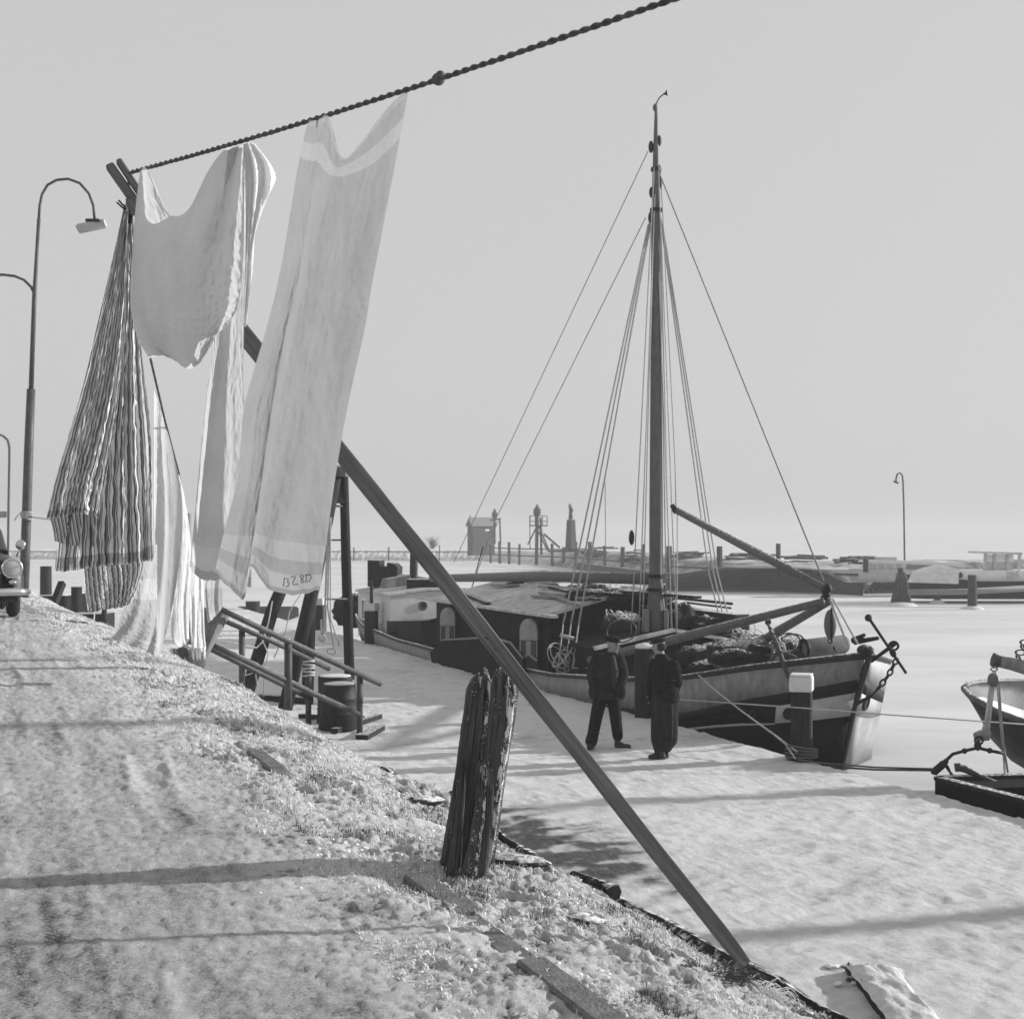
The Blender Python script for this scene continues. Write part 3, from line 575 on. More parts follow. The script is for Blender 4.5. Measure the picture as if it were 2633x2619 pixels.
def z_r(s): return ip(s, [-.75, 0, 1, 2, 4, 7, 12, 18, 22, 25, 26.8], [-1.90, -2.05, -2.27, -2.46, -2.68, -2.88, -2.98, -2.95, -2.8, -2.6, -2.4])
def hull_pt(s, f, side):
    """f 0 at the rail, 1 at the ice"""
    z = z_r(s)*(1-f) + ZI*f; k = max(0., 1-(s+.75)/2.6); t = b_r(s)*(1-f**1.4) + b_w(s)*f**1.4
    return BL(s + .72*k*f**.8, side*t, z)
def fr(s):
    a = ip(s, [-.75, 0, 1, 2, 27], [.20, .27, .35, .43, .43]); b = a + .115
    return [0, .03, a, b, b + ip(s, [-.75, .0, .6, 1.2, 2, 27], [.20, .18, .12, .09, .08, .08]), b + ip(s, [-.75, .0, .6, 1.2, 2, 27], [.205, .185, .145, .12, .11, .11]), 1.0, 1.25]
hm = MB(); mats = [M['hull_grey'], M['hull_stripe'], M['hull_light'], M['hull_black'], gmat('bow rubbing strake', .03, .6, 6, .4, .1, 30, frost=.4), gmat('sunlit bow grey', .27, .8, 1.6, .3, .2, 25)]  # last one: sunlight on the starboard bow put into the colour
ns = len(S_)
for side in (-1, 1):
    rows = []
    for s in S_: rows.append([hull_pt(s, f, side) for f in fr(s)])
    n = len(rows[0]); hm_v = [p for r_ in rows for p in r_]
    for j in range(n-1):
        fs = [(i*n+j, (i+1)*n+j, (i+1)*n+j+1, i*n+j+1) for i in range(ns-1)]
        used = hm_v
        hm.mi = [4, 0, 1, 2, 3, 3, 3][j]
        sub = [rows[i][k] for i in range(ns) for k in (j, j+1)]; b_v = len(hm.v); hm.v += [tuple(x) for x in sub]
        for i in range(ns-1):
            sm_ = (S_[i]+S_[i+1])/2; mi = hm.mi
            if j == 3: mi = 2 if sm_ < .1 else 3
            if j == 4: mi = 2 if sm_ > .1 else 3
            if side > 0 and sm_ < 1.0 and mi == 3: mi = 5  # sunlit tone painted over the black, starboard bow only
            if side > 0 and sm_ < 1.0 and mi == 0: mi = 2  # grey band swapped for pale, imitating sun on that side
            hm.f.append(tuple(b_v+q_ for q_ in (2*i, 2*i+2, 2*i+3, 2*i+1))); hm.m.append(mi)
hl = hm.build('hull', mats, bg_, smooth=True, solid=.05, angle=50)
for side in (-1, 1):
    m_ = MB(); m_.tube([hull_pt(s, 0, side)+Vector((0, 0, .015)) for s in S_], [.045]*len(S_), 6); m_.build('rail_cap', mats[4], hl, smooth='all')
st_ = MB(); st_.tube([BL(-.80, 0, -1.78), BL(-.72, 0, -2.1), BL(-.4, 0, -2.8), BL(-.05, 0, -3.85), BL(0, 0, -4.3)], [.07, .04, .032, .03, .03], 8); st_.build('stem', mats[4], hl, smooth='all')
d_ = MB(); v = []
for s in S_:
    zz = z_r(s) - .16
    v += [BL(s+.06, -max(b_r(s)-.05, .02), zz), BL(s+.06, 0, zz+.05), BL(s+.06, max(b_r(s)-.05, .02), zz)]
d_.add(v, [q_ for i in range(ns-1) for q_ in ((3*i, 3*i+3, 3*i+4, 3*i+1), (3*i+1, 3*i+4, 3*i+5, 3*i+2))]); d_.build('deck', M['deck'], bg_, fix=True)
# hawse holes
for s_, f_, sd, r_ in ((-.02, .47, -1, .085), (-.42, .41, 1, .11), (.42, .46, -1, .05)):
    a = hull_pt(s_, f_, sd); b2 = hull_pt(s_+.15, f_, sd); tng = (b2-a).normalized(); up = (hull_pt(s_, f_-.05, sd)-a).normalized(); nn = tng.cross(up)*(1 if sd < 0 else -1)
    nn = nn if nn.dot(BT*sd + BA*-.3) > 0 else -nn
    m_ = MB(); m_.lathe(a-nn*.005, [(r_*1.2, 0), (r_*1.2, .06), (r_, .075), (r_*.9, .05)], 16, nn, 1, 1.15); m_.build('hawse_hole', M['iron_plain'], hl, smooth=True)
# --- hatches
def hatch(s0, s1, te, ze, zr, zb, boards, nm, bmat=None):
    for side in (-1, 1):
        m_ = MB(); m_.prism([BL(s0, side*te*.95, zb), BL(s1, side*te*.95, zb), BL(s1, side*te*.95, ze), BL(s0, side*te*.95, ze)], BT*-side*.06); m_.build(nm+'_side', M['tar'], bg_)
    for s_ in (s0, s1):
        m_ = MB(); m_.prism([BL(s_, -te*.9, zb), BL(s_, te*.9, zb), BL(s_, te*.9, ze-.02), BL(s_, 0, zr-.03), BL(s_, -te*.9, ze-.02)], BA*(.05 if s_ == s0 else -.05)); m_.build(nm+'_end', M['tar'], bg_)
    wb = (s1-s0+.3)/boards
    for k in range(boards):
        a = s0-.15+k*wb
        for side in (-1, 1):
            dz = .012*(random.random()-.5); e = .06*(random.random()-.3)
            P = [BL(a+.015, 0, zr+dz), BL(a+wb-.015, 0, zr+dz), BL(a+wb-.015, side*(te+.06+e), ze+dz), BL(a+.015, side*(te+.06+e), ze+dz)]
            m_ = MB(); m_.prism(P, Vector((0, 0, .05))); m_.build('hatch_board', bmat or MSB, bg_)
MSB = gmat('snow covered hatch boards', .42, .9, 5, .38, .5, 30, stretch=(1, 1, 1))
hatch(8.0, 15.6, 1.85, -1.74, -1.28, -3.1, 8, 'hatch')
hatch(5.9, 7.9, 1.7, -2.28, -1.98, -3.1, 2, 'fore_hatch', M['hull_black'])
for s_, te_, ze_, zr_ in ((5.72, 1.76, -2.24, -1.92), (7.82, 1.9, -1.70, -1.23)):
    for sd in (-1, 1): m_ = MB(); m_.bar(BL(s_, sd*te_, ze_), BL(s_, 0, zr_), .12, .07); m_.build('snow_edge', M['deck'], bg_)
m_ = MB(); m_.bar(BL(7.2, -1.98, -1.69), BL(16.4, -1.98, -1.69), .18, .06); m_.build('eave_plank', MSB, bg_)
for a, b2 in (((1560, 1490), (1350, 1500)), ((1470, 1497), (1640, 1512)), ((1520, 1512), (1700, 1530))):
    m_ = MB(); m_.bar(at(a[0], a[1], 33.5), at(b2[0], b2[1], 32.5), .10, .05); m_.build('loose_spar', MSB, bg_)
def heap(name, c, r, mat, seed, n=26, m=16, rough=.3):
    b = MB(); b.ball(c, 1.0, n, m); c = Vector(c); rn = random.Random(seed); ph = [rn.random()*9 for _ in range(9)]; o = []
    for v in b.v:
        d = Vector(v)-c; k = 1+rough*(math.sin(4*d.x+ph[0])*math.sin(3.5*d.y+ph[1])*.6 + .5*math.sin(9*d.x+5*d.z+ph[2])*math.cos(8*d.y+ph[3]) + .25*math.sin(17*d.z+ph[4]+11*d.y) + .2*rn.uniform(-1, 1)); o.append(tuple(c+Vector((d.x*r[0], d.y*r[1], d.z*r[2]))*k))
    b.v = o; return b.build(name, mat, bg_, smooth='all')
heap('net_heap', BL(8.2, .3, -1.36), (.95, .8, .20), M['net'], 1)
heap('net_heap', BL(6.6, 1.3, -2.1), (.6, .6, .35), M['tar'], 2)
heap('net_heap', BL(4.3, 1.05, -2.42), (.95, .65, .42), M['net'], 3)
heap('net_heap', BL(3.4, 1.2, -2.35), (.55, .45, .32), M['net'], 4)
def coil(c, r, n, mat='rope', rr=.012, seed=0):
    rn = random.Random(seed); b = MB()
    for k in range(n): b.torus(Vector(c)+Vector((rn.uniform(-.1, .1), rn.uniform(-.1, .1), rn.uniform(-.08, .1))), r*rn.uniform(.6, 1.2), rr, (rn.uniform(-1, 1), rn.uniform(-1, .3), rn.uniform(.2, 1)), 14, 4)
    return b.build('rope_coil', M[mat], bg_, smooth='all')
coil(BL(4.0, .9, -2.12), .3, 8, seed=1); coil(BL(5.2, 1.3, -2.0), .25, 7, seed=2); coil(BL(3.2, 1.1, -2.15), .22, 5, seed=5); coil(BL(8.0, .6, -1.25), .32, 7, seed=3); coil(BL(6.9, -1.95, -2.55), .26, 6, seed=4); coil(BL(7.3, -.6, -1.75), .2, 5, seed=6)
# starboard cargo wall and poles
m_ = MB(); m_.prism([BL(6.0, 1.95, -3.0), BL(10.5, 1.95, -3.0), BL(10.5, 1.95, -1.62), BL(6.0, 1.95, -1.66)], BT*-.35); m_.build('cargo_wall', M['net'], bg_)
m_ = MB(); m_.tube([at(1690, 1532, 31), at(1884, 1552, 30.3)], .035, 6); m_.build('deck_pole', M['wood_dark'], bg_, smooth='all')
m_ = MB(); m_.tube([at(1760, 1548, 31), at(1880, 1563, 30.3)], .025, 6); m_.build('deck_pole', M['wood_dark'], bg_, smooth='all')
rh = random.Random(12)                                       # clutter on the hatch roof: boards, poles and canvas
for k in range(11):
    s0 = rh.uniform(8.2, 15); t0 = rh.uniform(-1.5, .3); z0_ = -1.25-.25*abs(t0)/1.0+.07; ln = rh.uniform(1.2, 3.2); an_ = rh.uniform(-.18, .18)
    e0 = BL(s0, t0, -1.26-.25*abs(t0)+.09); t1 = t0+ln*an_; e1 = BL(s0-ln, t1, -1.26-.25*abs(t1)+.10); m_ = MB(); m_.bar(e0, e1, rh.uniform(.06, .16), .05); m_.build('loose_spar', M['wood_grey'] if k % 3 else M['tar'], bg_)
for k, (s0, t0, r_) in enumerate(((8.6, -.5, (.5, .4, .16)), (9.6, .3, (.6, .5, .18)), (11.4, .5, (.45, .4, .14)), (7.4, -.3, (.5, .5, .3)), (7.0, .8, (.5, .5, .45)), (5.2, .4, (.5, .4, .28)), (13.6, .2, (.6, .35, .12)))):
    heap('canvas_heap', BL(s0, t0, -1.22-.25*abs(t0) if s0 > 8 else (-1.95 if s0 > 6 else -2.45)), r_, M['net'] if k % 2 else M['tar'], 40+k, 22, 12, .28)
# leeboard
m_ = MB(); P = [BL(8.2, -2.2, -2.62), BL(8.9, -2.2, -2.35), BL(10, -2.2, -2.3), BL(13.6, -2.2, -2.62), BL(14.6, -2.2, -3.0), BL(14.2, -2.2, -3.75), BL(11, -2.2, -3.6), BL(8.2, -2.2, -3.0)]
m_.prism(P, BT*-.07); m_.build('leeboard', M['hull_black'], bg_, bevel=.015)
m_ = MB(); m_.tube([p+BT*-.08 for p in P[:4]], .025, 6); m_.build('leeboard_edge', M['wood_grey'], bg_, smooth='all')
# --- deckhouse aft
wh = MB(); z0, z1 = -3.2, -1.80; sa, sb, tp, tsb = 20.0, 23.6, -1.72, 1.6
wh.prism([BL(sa, tp, z0), BL(sa, tsb, z0), BL(sa, tsb, z1), BL(sa, .6, z1+.13), BL(sa, -.6, z1+.13), BL(sa, tp, z1)], BA*(sb-sa)); wo_ = wh.build('deckhouse_wall', M['cabin'], bg_)
rf = MB(); rf.prism([BL(sa-.08, tp-.08, z1), BL(sa-.08, -.6, z1+.15), BL(sa-.08, .6, z1+.15), BL(sa-.08, tsb+.08, z1), BL(sa-.08, tsb+.08, z1+.06), BL(sa-.08, .6, z1+.21), BL(sa-.08, -.6, z1+.21), BL(sa-.08, tp-.08, z1+.06)], BA*(sb-sa+.16)); rf.build('deckhouse_roof', MSB, bg_)
for s_ in (20.9, 22.5):
    m_ = MB(); m_.prism([BL(s_, tp-.012, -2.62), BL(s_+.55, tp-.012, -2.62), BL(s_+.55, tp-.012, -2.05), BL(s_, tp-.012, -2.05)], BT*.008); m_.build('window_pane', M['glass'], wo_)
    f_ = MB()
    for a, b2 in (((s_-.05, -2.65), (s_+.6, -2.65)), ((s_-.05, -2.02), (s_+.6, -2.02)), ((s_-.03, -2.65), (s_-.03, -2.02)), ((s_+.58, -2.65), (s_+.58, -2.02))): f_.bar(BL(a[0], tp-.02, a[1]), BL(b2[0], tp-.02, b2[1]), .05, .04, BT)
    f_.build('window_frame', M['white'], wo_)
m_ = MB(); m_.torus(BL(sa-.02, -.72, -2.1), .115, .025, BA, 20, 6); m_.build('porthole_rim', M['iron'], wo_, smooth='all')
m_ = MB(); m_.lathe(BL(sa-.012, -.72, -2.1), [(.115, 0), (.115, .006)], 20, BA); m_.build('porthole_glass', M['glass'], wo_)
# hatch top and covers
m_ = MB(); m_.prism([at(945, 1508, 43.4), at(1020, 1508, 43.4), at(1022, 1458, 43.4), at(1010, 1448, 43.4), at(995, 1446, 43.4), at(994, 1456, 43.4), at(975, 1456, 43.4), at(975, 1441, 43.4), at(945, 1440, 43.4)], (.1, .8, 0)); m_.build('steering_shelter', M['tar'], bg_)
m_ = MB(); m_.prism([BL(22.2, -1.2, z1+.1), BL(22.2, .4, z1+.1), BL(22.2, .3, z1+.42), BL(22.2, -.4, z1+.55), BL(22.2, -1.1, z1+.42)], BA*1.1); m_.build('companion_hood', M['wood_grey'], bg_)
m_ = MB(); m_.box(at(1095, 1500, 42), (1.1, 1.0, .28)); m_.build('skylight', M['tar'], bg_)
m_ = MB(); m_.tube([at(1063, 1520, 43), at(1065, 1395, 43)], .13, 10); m_.build('stove_pipe', M['iron_plain'], bg_, smooth=True)
m_ = MB(); m_.tube([at(955, 1560, 40.9), at(955, 1495, 40.9)], .05, 8); m_.build('flag_post', M['wood_dark'], bg_, smooth=True)
m_ = MB(); m_.prism([BL(16.3, -1.95, -2.95), BL(19.6, -1.95, -2.95), BL(19.6, -1.95, -2.5), BL(16.3, -1.95, -2.3)], BT*3.9); m_.build('aft_coaming', M['tar'], bg_)
m_ = MB(); m_.prism([BL(16.4, -1.5, -2.28), BL(19.4, -1.5, -2.48), BL(19.4, .2, -2.44), BL(16.4, .2, -2.24)], (0, 0, .05)); m_.build('aft_hatch_board', MSB, bg_)
m_ = MB(); m_.tube([at(998, 1628, 39.6), at(1136, 1590, 36.5)], .06, 8); m_.build('aft_beam', M['hull_black'], bg_, smooth='all')
heap('stern_fender', BL(25.2, -1.5, -2.5), (.6, .5, .5), M['tar'], 9)
# --- mast and spars
MX = 1687; MY = 28.37
def mp_(py, dx=0): return at(MX+dx, py, MY)
ma = MB(); ma.tube([mp_(1745), mp_(1640), mp_(1560), mp_(1535), mp_(1490), mp_(1300), mp_(900), mp_(600), mp_(480), mp_(400), mp_(330), mp_(285)], [.2, .19, .19, .17, .145, .14, .115, .10, .085, .065, .045, .03], 14); mast = ma.build('mast', M['wood_mid'], bg_, smooth='all')
m_ = MB(); m_.ball(mp_(277, -2), (.055, .055, .085), 10, 7); m_.build('mast_truck', M['wood_mid'], mast, smooth='all')
m_ = MB(); m_.tube([mp_(270, -1), mp_(252, 8), mp_(240, 22)], .014, 5); m_.prism([mp_(243, 20), mp_(230, 27), mp_(246, 30)], (0, .02, 0)); m_.build('wind_vane', M['iron_plain'], mast)
for y, dx, rr in ((362, 8, .09), (378, -13, .10), (438, 6, .11), (470, 9, .10), (495, -12, .09), (560, -14, .10), (575, 9, .10), (600, 8, .07)):
    m_ = MB(); m_.ball(mp_(y, dx), (rr*.55, rr*.55, rr*1.3), 8, 6); m_.build('mast_block', M['iron_plain'], mast, smooth='all')
for y, r_ in ((440, .11), (545, .13), (1485, .19), (1520, .2)):
    m_ = MB(); m_.lathe(mp_(y), [(r_, 0), (r_, .07)], 14); m_.build('mast_band', M['iron_plain'], mast, smooth=True)
m_ = MB()
for dx in (-25, 24): m_.box(at(MX+dx, 1660, MY-.05), (.09, .34, 1.5))
m_.build('tabernacle', M['wood_grey'], mast, bevel=.01)
def line(name, pts, r, mat='wire', n=5): b = MB(); b.tube([at(*p) for p in pts], r, n); return b.build(name, M[mat], bg_, smooth='all')
m_ = MB(); m_.tube([BL(6.8, 0, -.92), BL(12, -.2, -1.0), BL(19.5, -.6, -1.28)], [.13, .14, .11], 10); m_.build('boom', M['wood_mid'], bg_, smooth='all')
ap_ = BL(.38, 0, -1.10)
for sd, nm in ((-1, 1), (1, 1)):
    m_ = MB(); m_.tube([BL(6.0, 1.72*sd, -2.5), BL(3.2, .86*sd, -1.80), ap_+BT*.05*sd], [.085, .09, .065], 10); m_.build('lowering_spar', M['wood_mid'], bg_, smooth='all')
m_ = MB(); m_.tube([BL(.45, 0, -.88), BL(2.5, 0, -.33), BL(5.6, 0, .50)], [.055, .085, .07], 10); bs = m_.build('raised_bowsprit', M['wood_mid'], bg_, smooth='all')
m_ = MB(); m_.lathe(at(1733, 1308, 27.6), [(.1, -.04), (.1, .04)], 10, (1, 0, .5)); m_.build('spar_band', M['iron_plain'], bs)
m_ = MB()
for k in range(6): m_.ball(BL(.36+.02*k, .03*(k % 2), -.86-.045*k), (.07, .07, .055), 8, 6)
m_.build('stay_shackles', M['iron_plain'], bg_, smooth='all')
# block and chain below the apex
bc = ap_ + Vector((.06, 0, -.38)); m_ = MB(); m_.ball(bc, (.105, .08, .25), 14, 10); blk = m_.build('tackle_block', M['wood_mid'], bg_, smooth='all')
m_ = MB(); m_.bar(bc+Vector((0, -.092, -.28)), bc+Vector((0, -.092, .28)), .03, .015, (0, 1, 0)); m_.build('block_strap', M['iron_plain'], blk)
def chain(name, pts, L=.11, r=.012, mat='iron_plain'):
    P = [Vector(p) for p in pts]; seg = []; acc = 0; b = MB(); tot = sum((P[i+1]-P[i]).length for i in range(len(P)-1)); n = max(2, int(tot/(L*.72)))
    for k in range(n):
        d = tot*k/(n-1); i = 0
        while i < len(P)-2 and d > (P[i+1]-P[i]).length: d -= (P[i+1]-P[i]).length; i += 1
        t = (P[i+1]-P[i]).normalized(); c = P[i]+t*d; u = t.cross(Vector((0, 1, 0) if k % 2 else (.7, .2, .7)))
        u.normalize(); w = t.cross(u)
        pts_ = [c + t*(L/2*math.cos(a)) + w*(L*.3*math.sin(a)) for a in np.linspace(0, 2*math.pi, 11)]
        b.tube(pts_, r, 5, cap=False)
    return b.build(name, M[mat], bg_, smooth='all')
chain('block_chain', [bc+Vector((0, 0, -.28)), at(2146, 1668, 22.6)])
chain('anchor_chain', [at(2303, 1700, 21.6), at(2285, 1735, 21.5), at(2262, 1765, 21.45), at(2240, 1790, 21.5), at(2208, 1806, 21.8)], .13, .016)
for a, b2 in (((2135, 1545, 22.7), (2178, 1655, 22.0)), ((2142, 1540, 22.7), (2205, 1655, 22.0))): line('stay_chain', [a, b2], .018, 'rope')
# windlass, hoops, covers on the fore deck
m_ = MB(); m_.lathe(at(2068, 1668, 23.0), [(.15, 0), (.16, .05), (.16, .75), (.13, .8)], 18, (.93, .3, .08)); m_.build('windlass_cover', M['grey'], bg_, smooth=True)
m_ = MB(); m_.torus(at(2068, 1668, 22.95), .155, .03, (.93, .3, .08), 20, 6); m_.build('windlass_rim', M['iron_plain'], bg_, smooth='all')
for px, rr, yy in ((2024, .20, 23.0), (2036, .19, 23.4), (1598, .28, 27.2)):
    m_ = MB(); m_.torus(at(px, 1652 if px > 1700 else 1622, yy), rr, .016, (.35, 1, .1), 22, 6, .8, 1.1); m_.build('hand_wheel', M['iron'], bg_, smooth='all')
m_ = MB(); m_.tube([at(2196, 1646, 22.6), at(2222, 1632, 22.2)], [.06, .03], 8); m_.tube([at(2198, 1650, 22.6), at(2258, 1640, 22.2)], [.05, .03], 8); m_.build('fore_fluke', M['wood_dark'], bg_, smooth='all')
for (px, py, Y, r_, sd) in ((1880, 1692, 23.8, (.42, .25, .16), 11), (1960, 1690, 23.3, (.30, .25, .13), 12), (1820, 1715, 24.2, (.35, .3, .12), 13)):
    heap('deck_tarpaulin', at(px, py, Y), r_, M['tar'], sd, 20, 12, .2)
m_ = MB(); m_.tube([at(1930, 1664, 23.3), at(1985, 1672, 23.0)], .06, 8); m_.build('deck_roll', M['tar'], bg_, smooth='all')
for px, py, yy in ((1478, 1728, 27.6), (1512, 1728, 27.6), (1562, 1728, 27.6), (1800, 1722, 24.3)): m_ = MB(); m_.box(at(px, py, yy), (.16, .2, .18)); m_.build('bollard_head', M['wood_dark'], bg_, bevel=.015)
m_ = MB(); m_.ball(at(2225, 1672, 21.75), (.13, .2, .10), 12, 8); m_.build('stem_head', M['wood_dark'], bg_, smooth='all')
# rigging
Yp, Ys = 27.9, 29.5
for k, (x0, x1, x2) in enumerate(((1668, 1448, 1432), (1670, 1468, 1450), (1673, 1488, 1468))): line('shroud', [(x0, 575, MY), (x1, 1605, 28.2), ], .020, 'rope'); line('shroud_lanyard', [(x1, 1605, 28.2), (x2, 1742, 28.1)], .014, 'rope')
for k, (x0, x1, x2) in enumerate(((1700, 1822, 1858), (1702, 1834, 1868), (1704, 1844, 1882))): line('shroud', [(x0, 575, MY), (x1, 1470, 29.3), (x2, 1620, 29.6)], .016, 'rope')
m_ = MB(); m_.tube([at(1440, 1632, 28.1), at(1476, 1642, 28.1)], .04, 8); m_.build('shroud_bar', M['rope'], bg_, smooth='all')
line('backstay', [(1666, 390, MY), (1167, 1445, 41)], .011); line('backstay', [(1660, 560, MY), (1272, 1340, 37), (1212, 1515, 39)], .011)
m_ = MB(); m_.tube([at(1242, 1405, 38), at(1212, 1515, 39)], .018, 6); m_.build('stay_tackle', M['iron_plain'], bg_)
line('forestay', [(1697, 450, MY), (2117, 1492, 22.9)], .015)
for x0, y0, x1, y1, Y in ((1682, 430, 1622, 1640, 28.2), (1684, 500, 1640, 1690, 28.2), (1680, 600, 1650, 1690, 28.2), (1694, 430, 1716, 1680, 28.5), (1696, 520, 1727, 1690, 28.4), (1699, 560, 1741, 1660, 28.4), (1694, 700, 1730, 1690, 28.3)):
    line('halyard', [(x0, y0, MY-.1), (x1, y1, Y)], .013, 'rope')
line('topping_lift', [(1700, 470, MY), (1736, 1200, 27.7), (1738, 1306, 27.6)], .010); line('guy', [(1742, 1318, 27.6), (1740, 1655, 27.6)], .012, 'rope')
m_ = MB(); m_.ball(at(1624, 1382, 28.2), (.06, .06, .16), 8, 6); m_.build('halyard_block', M['iron_plain'], bg_, smooth='all')
# anchors
GA = 'anchors at the barge bow'
an = thing('anchor', at(2300, 1690, 21.5), 'black stock anchor hanging at the far right side of the barge bow', 'anchor', GA)
m_ = MB(); m_.tube([at(2235, 1590, 21.4), at(2330, 1730, 21.4)], .024, 8); m_.ball(at(2233, 1588, 21.4), .06, 8, 6); m_.build('stock', M['iron_plain'], an, smooth='all')
m_ = MB(); m_.tube([at(2305, 1652, 21.5), at(2272, 1676, 21.6), at(2240, 1700, 21.9)], [.035, .03, .03], 8); m_.build('shank', M['iron_plain'], an, smooth='all')
m_ = MB(); m_.torus(at(2298, 1660, 21.45), .07, .02, (.2, 1, .3), 14, 6); m_.torus(at(2296, 1678, 21.45), .06, .02, (1, .3, .3), 14, 6); m_.build('ring', M['iron_plain'], an, smooth='all')
an = thing('anchor', at(2010, 1680, 22.4), 'dark stock anchor lashed over the near rail of the barge bow', 'anchor', GA)
m_ = MB(); m_.tube([at(1975, 1600, 22.5), at(1998, 1660, 22.3), at(2030, 1748, 21.9)], [.03, .045, .028], 8); m_.ball(at(1975, 1599, 22.5), .055, 8, 6); m_.build('stock', M['iron'], an, smooth='all')
m_ = MB(); m_.tube([at(2012, 1662, 22.3), at(1985, 1695, 22.5), at(1965, 1720, 22.7)], .04, 8); m_.tube([at(2000, 1640, 22.4), at(2020, 1680, 22.3), at(2050, 1690, 22.2)], [.03, .03, .02], 8); m_.build('shank', M['iron'], an, smooth='all')
m_ = MB(); m_.torus(at(2010, 1663, 22.2), .08, .02, (1, .4, .2), 14, 6); m_.build('ring', M['rope'], an, smooth='all')
# mooring lines
ml = thing('mooring_line', at(2055, 1935, 19.5), 'pale mooring rope running from the barge rail down to the capped post', 'rope')
b = MB(); b.tube([at(1796, 1735, 23.0), at(1840, 1775, 22.2), at(1900, 1822, 21.3), at(1960, 1866, 20.5), at(2005, 1898, 20.0), at(2050, 1932, 19.5)], .013, 7); b.tube([at(1990, 1888, 20.1), at(2020, 1912, 19.8), at(2045, 1950, 19.4)], .012, 7); b.build('strand', M['rope'], ml, smooth='all')
ml = thing('mooring_line', at(2061, 1820, 19.4), 'long thin taut wire crossing the barge bow towards the right hand boat', 'rope')
b = MB(); b.tube([at(1700, 1795, 23.4), at(2030, 1817, 19.6), at(2300, 1838, 19.3), at(2640, 1862, 19.0)], .010, 6); b.build('strand', M['rope'], ml, smooth='all')
ml = thing('mooring_line', at(2061, 1960, 19.4), 'double tow wire from the foot of the capped post to the scow', 'rope')
b = MB(); b.tube([at(2050, 1952, 19.45), at(2100, 1960, 19.4), at(2250, 1972, 19.9), at(2400, 1976, 20.2)], .014, 6); b.tube([at(2070, 1966, 19.4), at(2250, 1978, 19.9), at(2400, 1980, 20.2)], .016, 6); b.build('strand', M['rope_dark'], ml, smooth='all')
m_ = MB(); e = edge_at(2061)
for k in range(4): m_.torus((e.x, e.y, -3.2+.045*k), .22, .02, (.05*k, .1, 1), 18, 6)
m_.build('turns', M['rope_dark'], ml, smooth='all')
# ------------------------------------------------------------------ boats at the right edge
sw = thing('scow', PQ(12.1, 13, ZI), 'low black scow with a towing bridle lying against the quay at right', 'scow')
zt = -3.13
def ring(p0, p1, q0, q1_, z0, z1, th):
    b = MB(); O = [PQ(p0, q1_, 0), PQ(p1, q1_-.35, 0), PQ(p1, q0, 0), PQ(p0, q0, 0)]
    for i in range(4):
        a, c = O[i], O[(i+1) % 4]; b.bar(a+Vector((0, 0, (z0+z1)/2)), c+Vector((0, 0, (z0+z1)/2)), th, z1-z0)
    return b
ring(11.5, 12.9, 7.5, 14.3, -4.2, zt, .09).build('hull', M['hull_black'], sw)
ring(11.5, 12.9, 7.5, 14.3, zt+.002, zt+.05, .13).build('gunwale', M['wood_dark'], sw)
m_ = MB(); m_.prism([PQ(11.55, 7.5, -3.75), PQ(12.85, 7.5, -3.75), PQ(12.85, 13.9, -3.75), PQ(11.55, 14.25, -3.75)], (0, 0, .04)); m_.build('bottom_boards', M['hull_black'], sw)
m_ = MB(); m_.prism([PQ(11.52, 13.6, zt-.05), PQ(12.88, 13.3, zt-.05), PQ(12.88, 13.95, zt-.05), PQ(11.52, 14.28, zt-.05)], (0, 0, .06)); m_.build('end_deck', M['hull_black'], sw)
def S(name, pts, r, mat='iron_plain', parent=sw, n=7): b = MB(); b.tube([at(*p) for p in pts], r, n); return b.build(name, M[mat], parent, smooth='all')
S('bridle', [(2408, 1985, 17.7), (2432, 1955, 17.7), (2450, 1938, 17.7), (2480, 1930, 17.7), (2514, 1922, 17.7), (2548, 1930, 17.7), (2580, 1936, 17.7)], .022)
for px, py in ((2432, 1957), (2480, 1930), (2545, 1929)): m_ = MB(); m_.ball(at(px, py, 17.7), .038, 8, 6); m_.build('bridle_knot', M['iron_plain'], sw, smooth='all')
m_ = MB()
for k in range(4): m_.ball(at(2404+7*k, 1982-6*k, 17.7), (.06, .05, .05), 8, 6)
m_.build('bridle_shackle', M['iron_plain'], sw, smooth='all')
S('rudder_bar', [(2462, 1972, 17.6), (2480, 1976, 17.6), (2520, 1995, 17.5), (2572, 2016, 17.4)], [.05, .05, .035, .03], 'iron')
S('cleat_bar', [(2461, 1962, 17.6), (2464, 1982, 17.6)], .04, 'iron')
for a, b2 in (((2436, 1968, 17.7), (2452, 2005, 17.6)), ((2432, 1970, 17.7), (2455, 2000, 17.8))): S('strop', [a, b2], .016)
dg = thing('dinghy', at(2600, 1960, 20.3), 'dark rounded wooden boat with snow inside, bow pointing left at right edge', 'boat')
ST = [((2478, 1774, 20.0), (2478, 1776, 20.0), (2478, 1772, 20.0)), ((2496, 1794, 19.75), (2497, 1806, 20.05), (2490, 1762, 20.5)), ((2512, 1803, 19.6), (2517, 1840, 20.1), (2515, 1757, 20.8)), ((2570, 1835, 19.4), (2548, 1900, 20.2), (2580, 1753, 21.3)), ((2645, 1862, 19.3), (2600, 1955, 20.3), (2640, 1754, 21.6)), ((2760, 1900, 19.2), (2690, 2010, 20.4), (2760, 1760, 21.9)), ((2900, 1930, 19.1), (2850, 2040, 20.4), (2900, 1770, 22))]
V = []
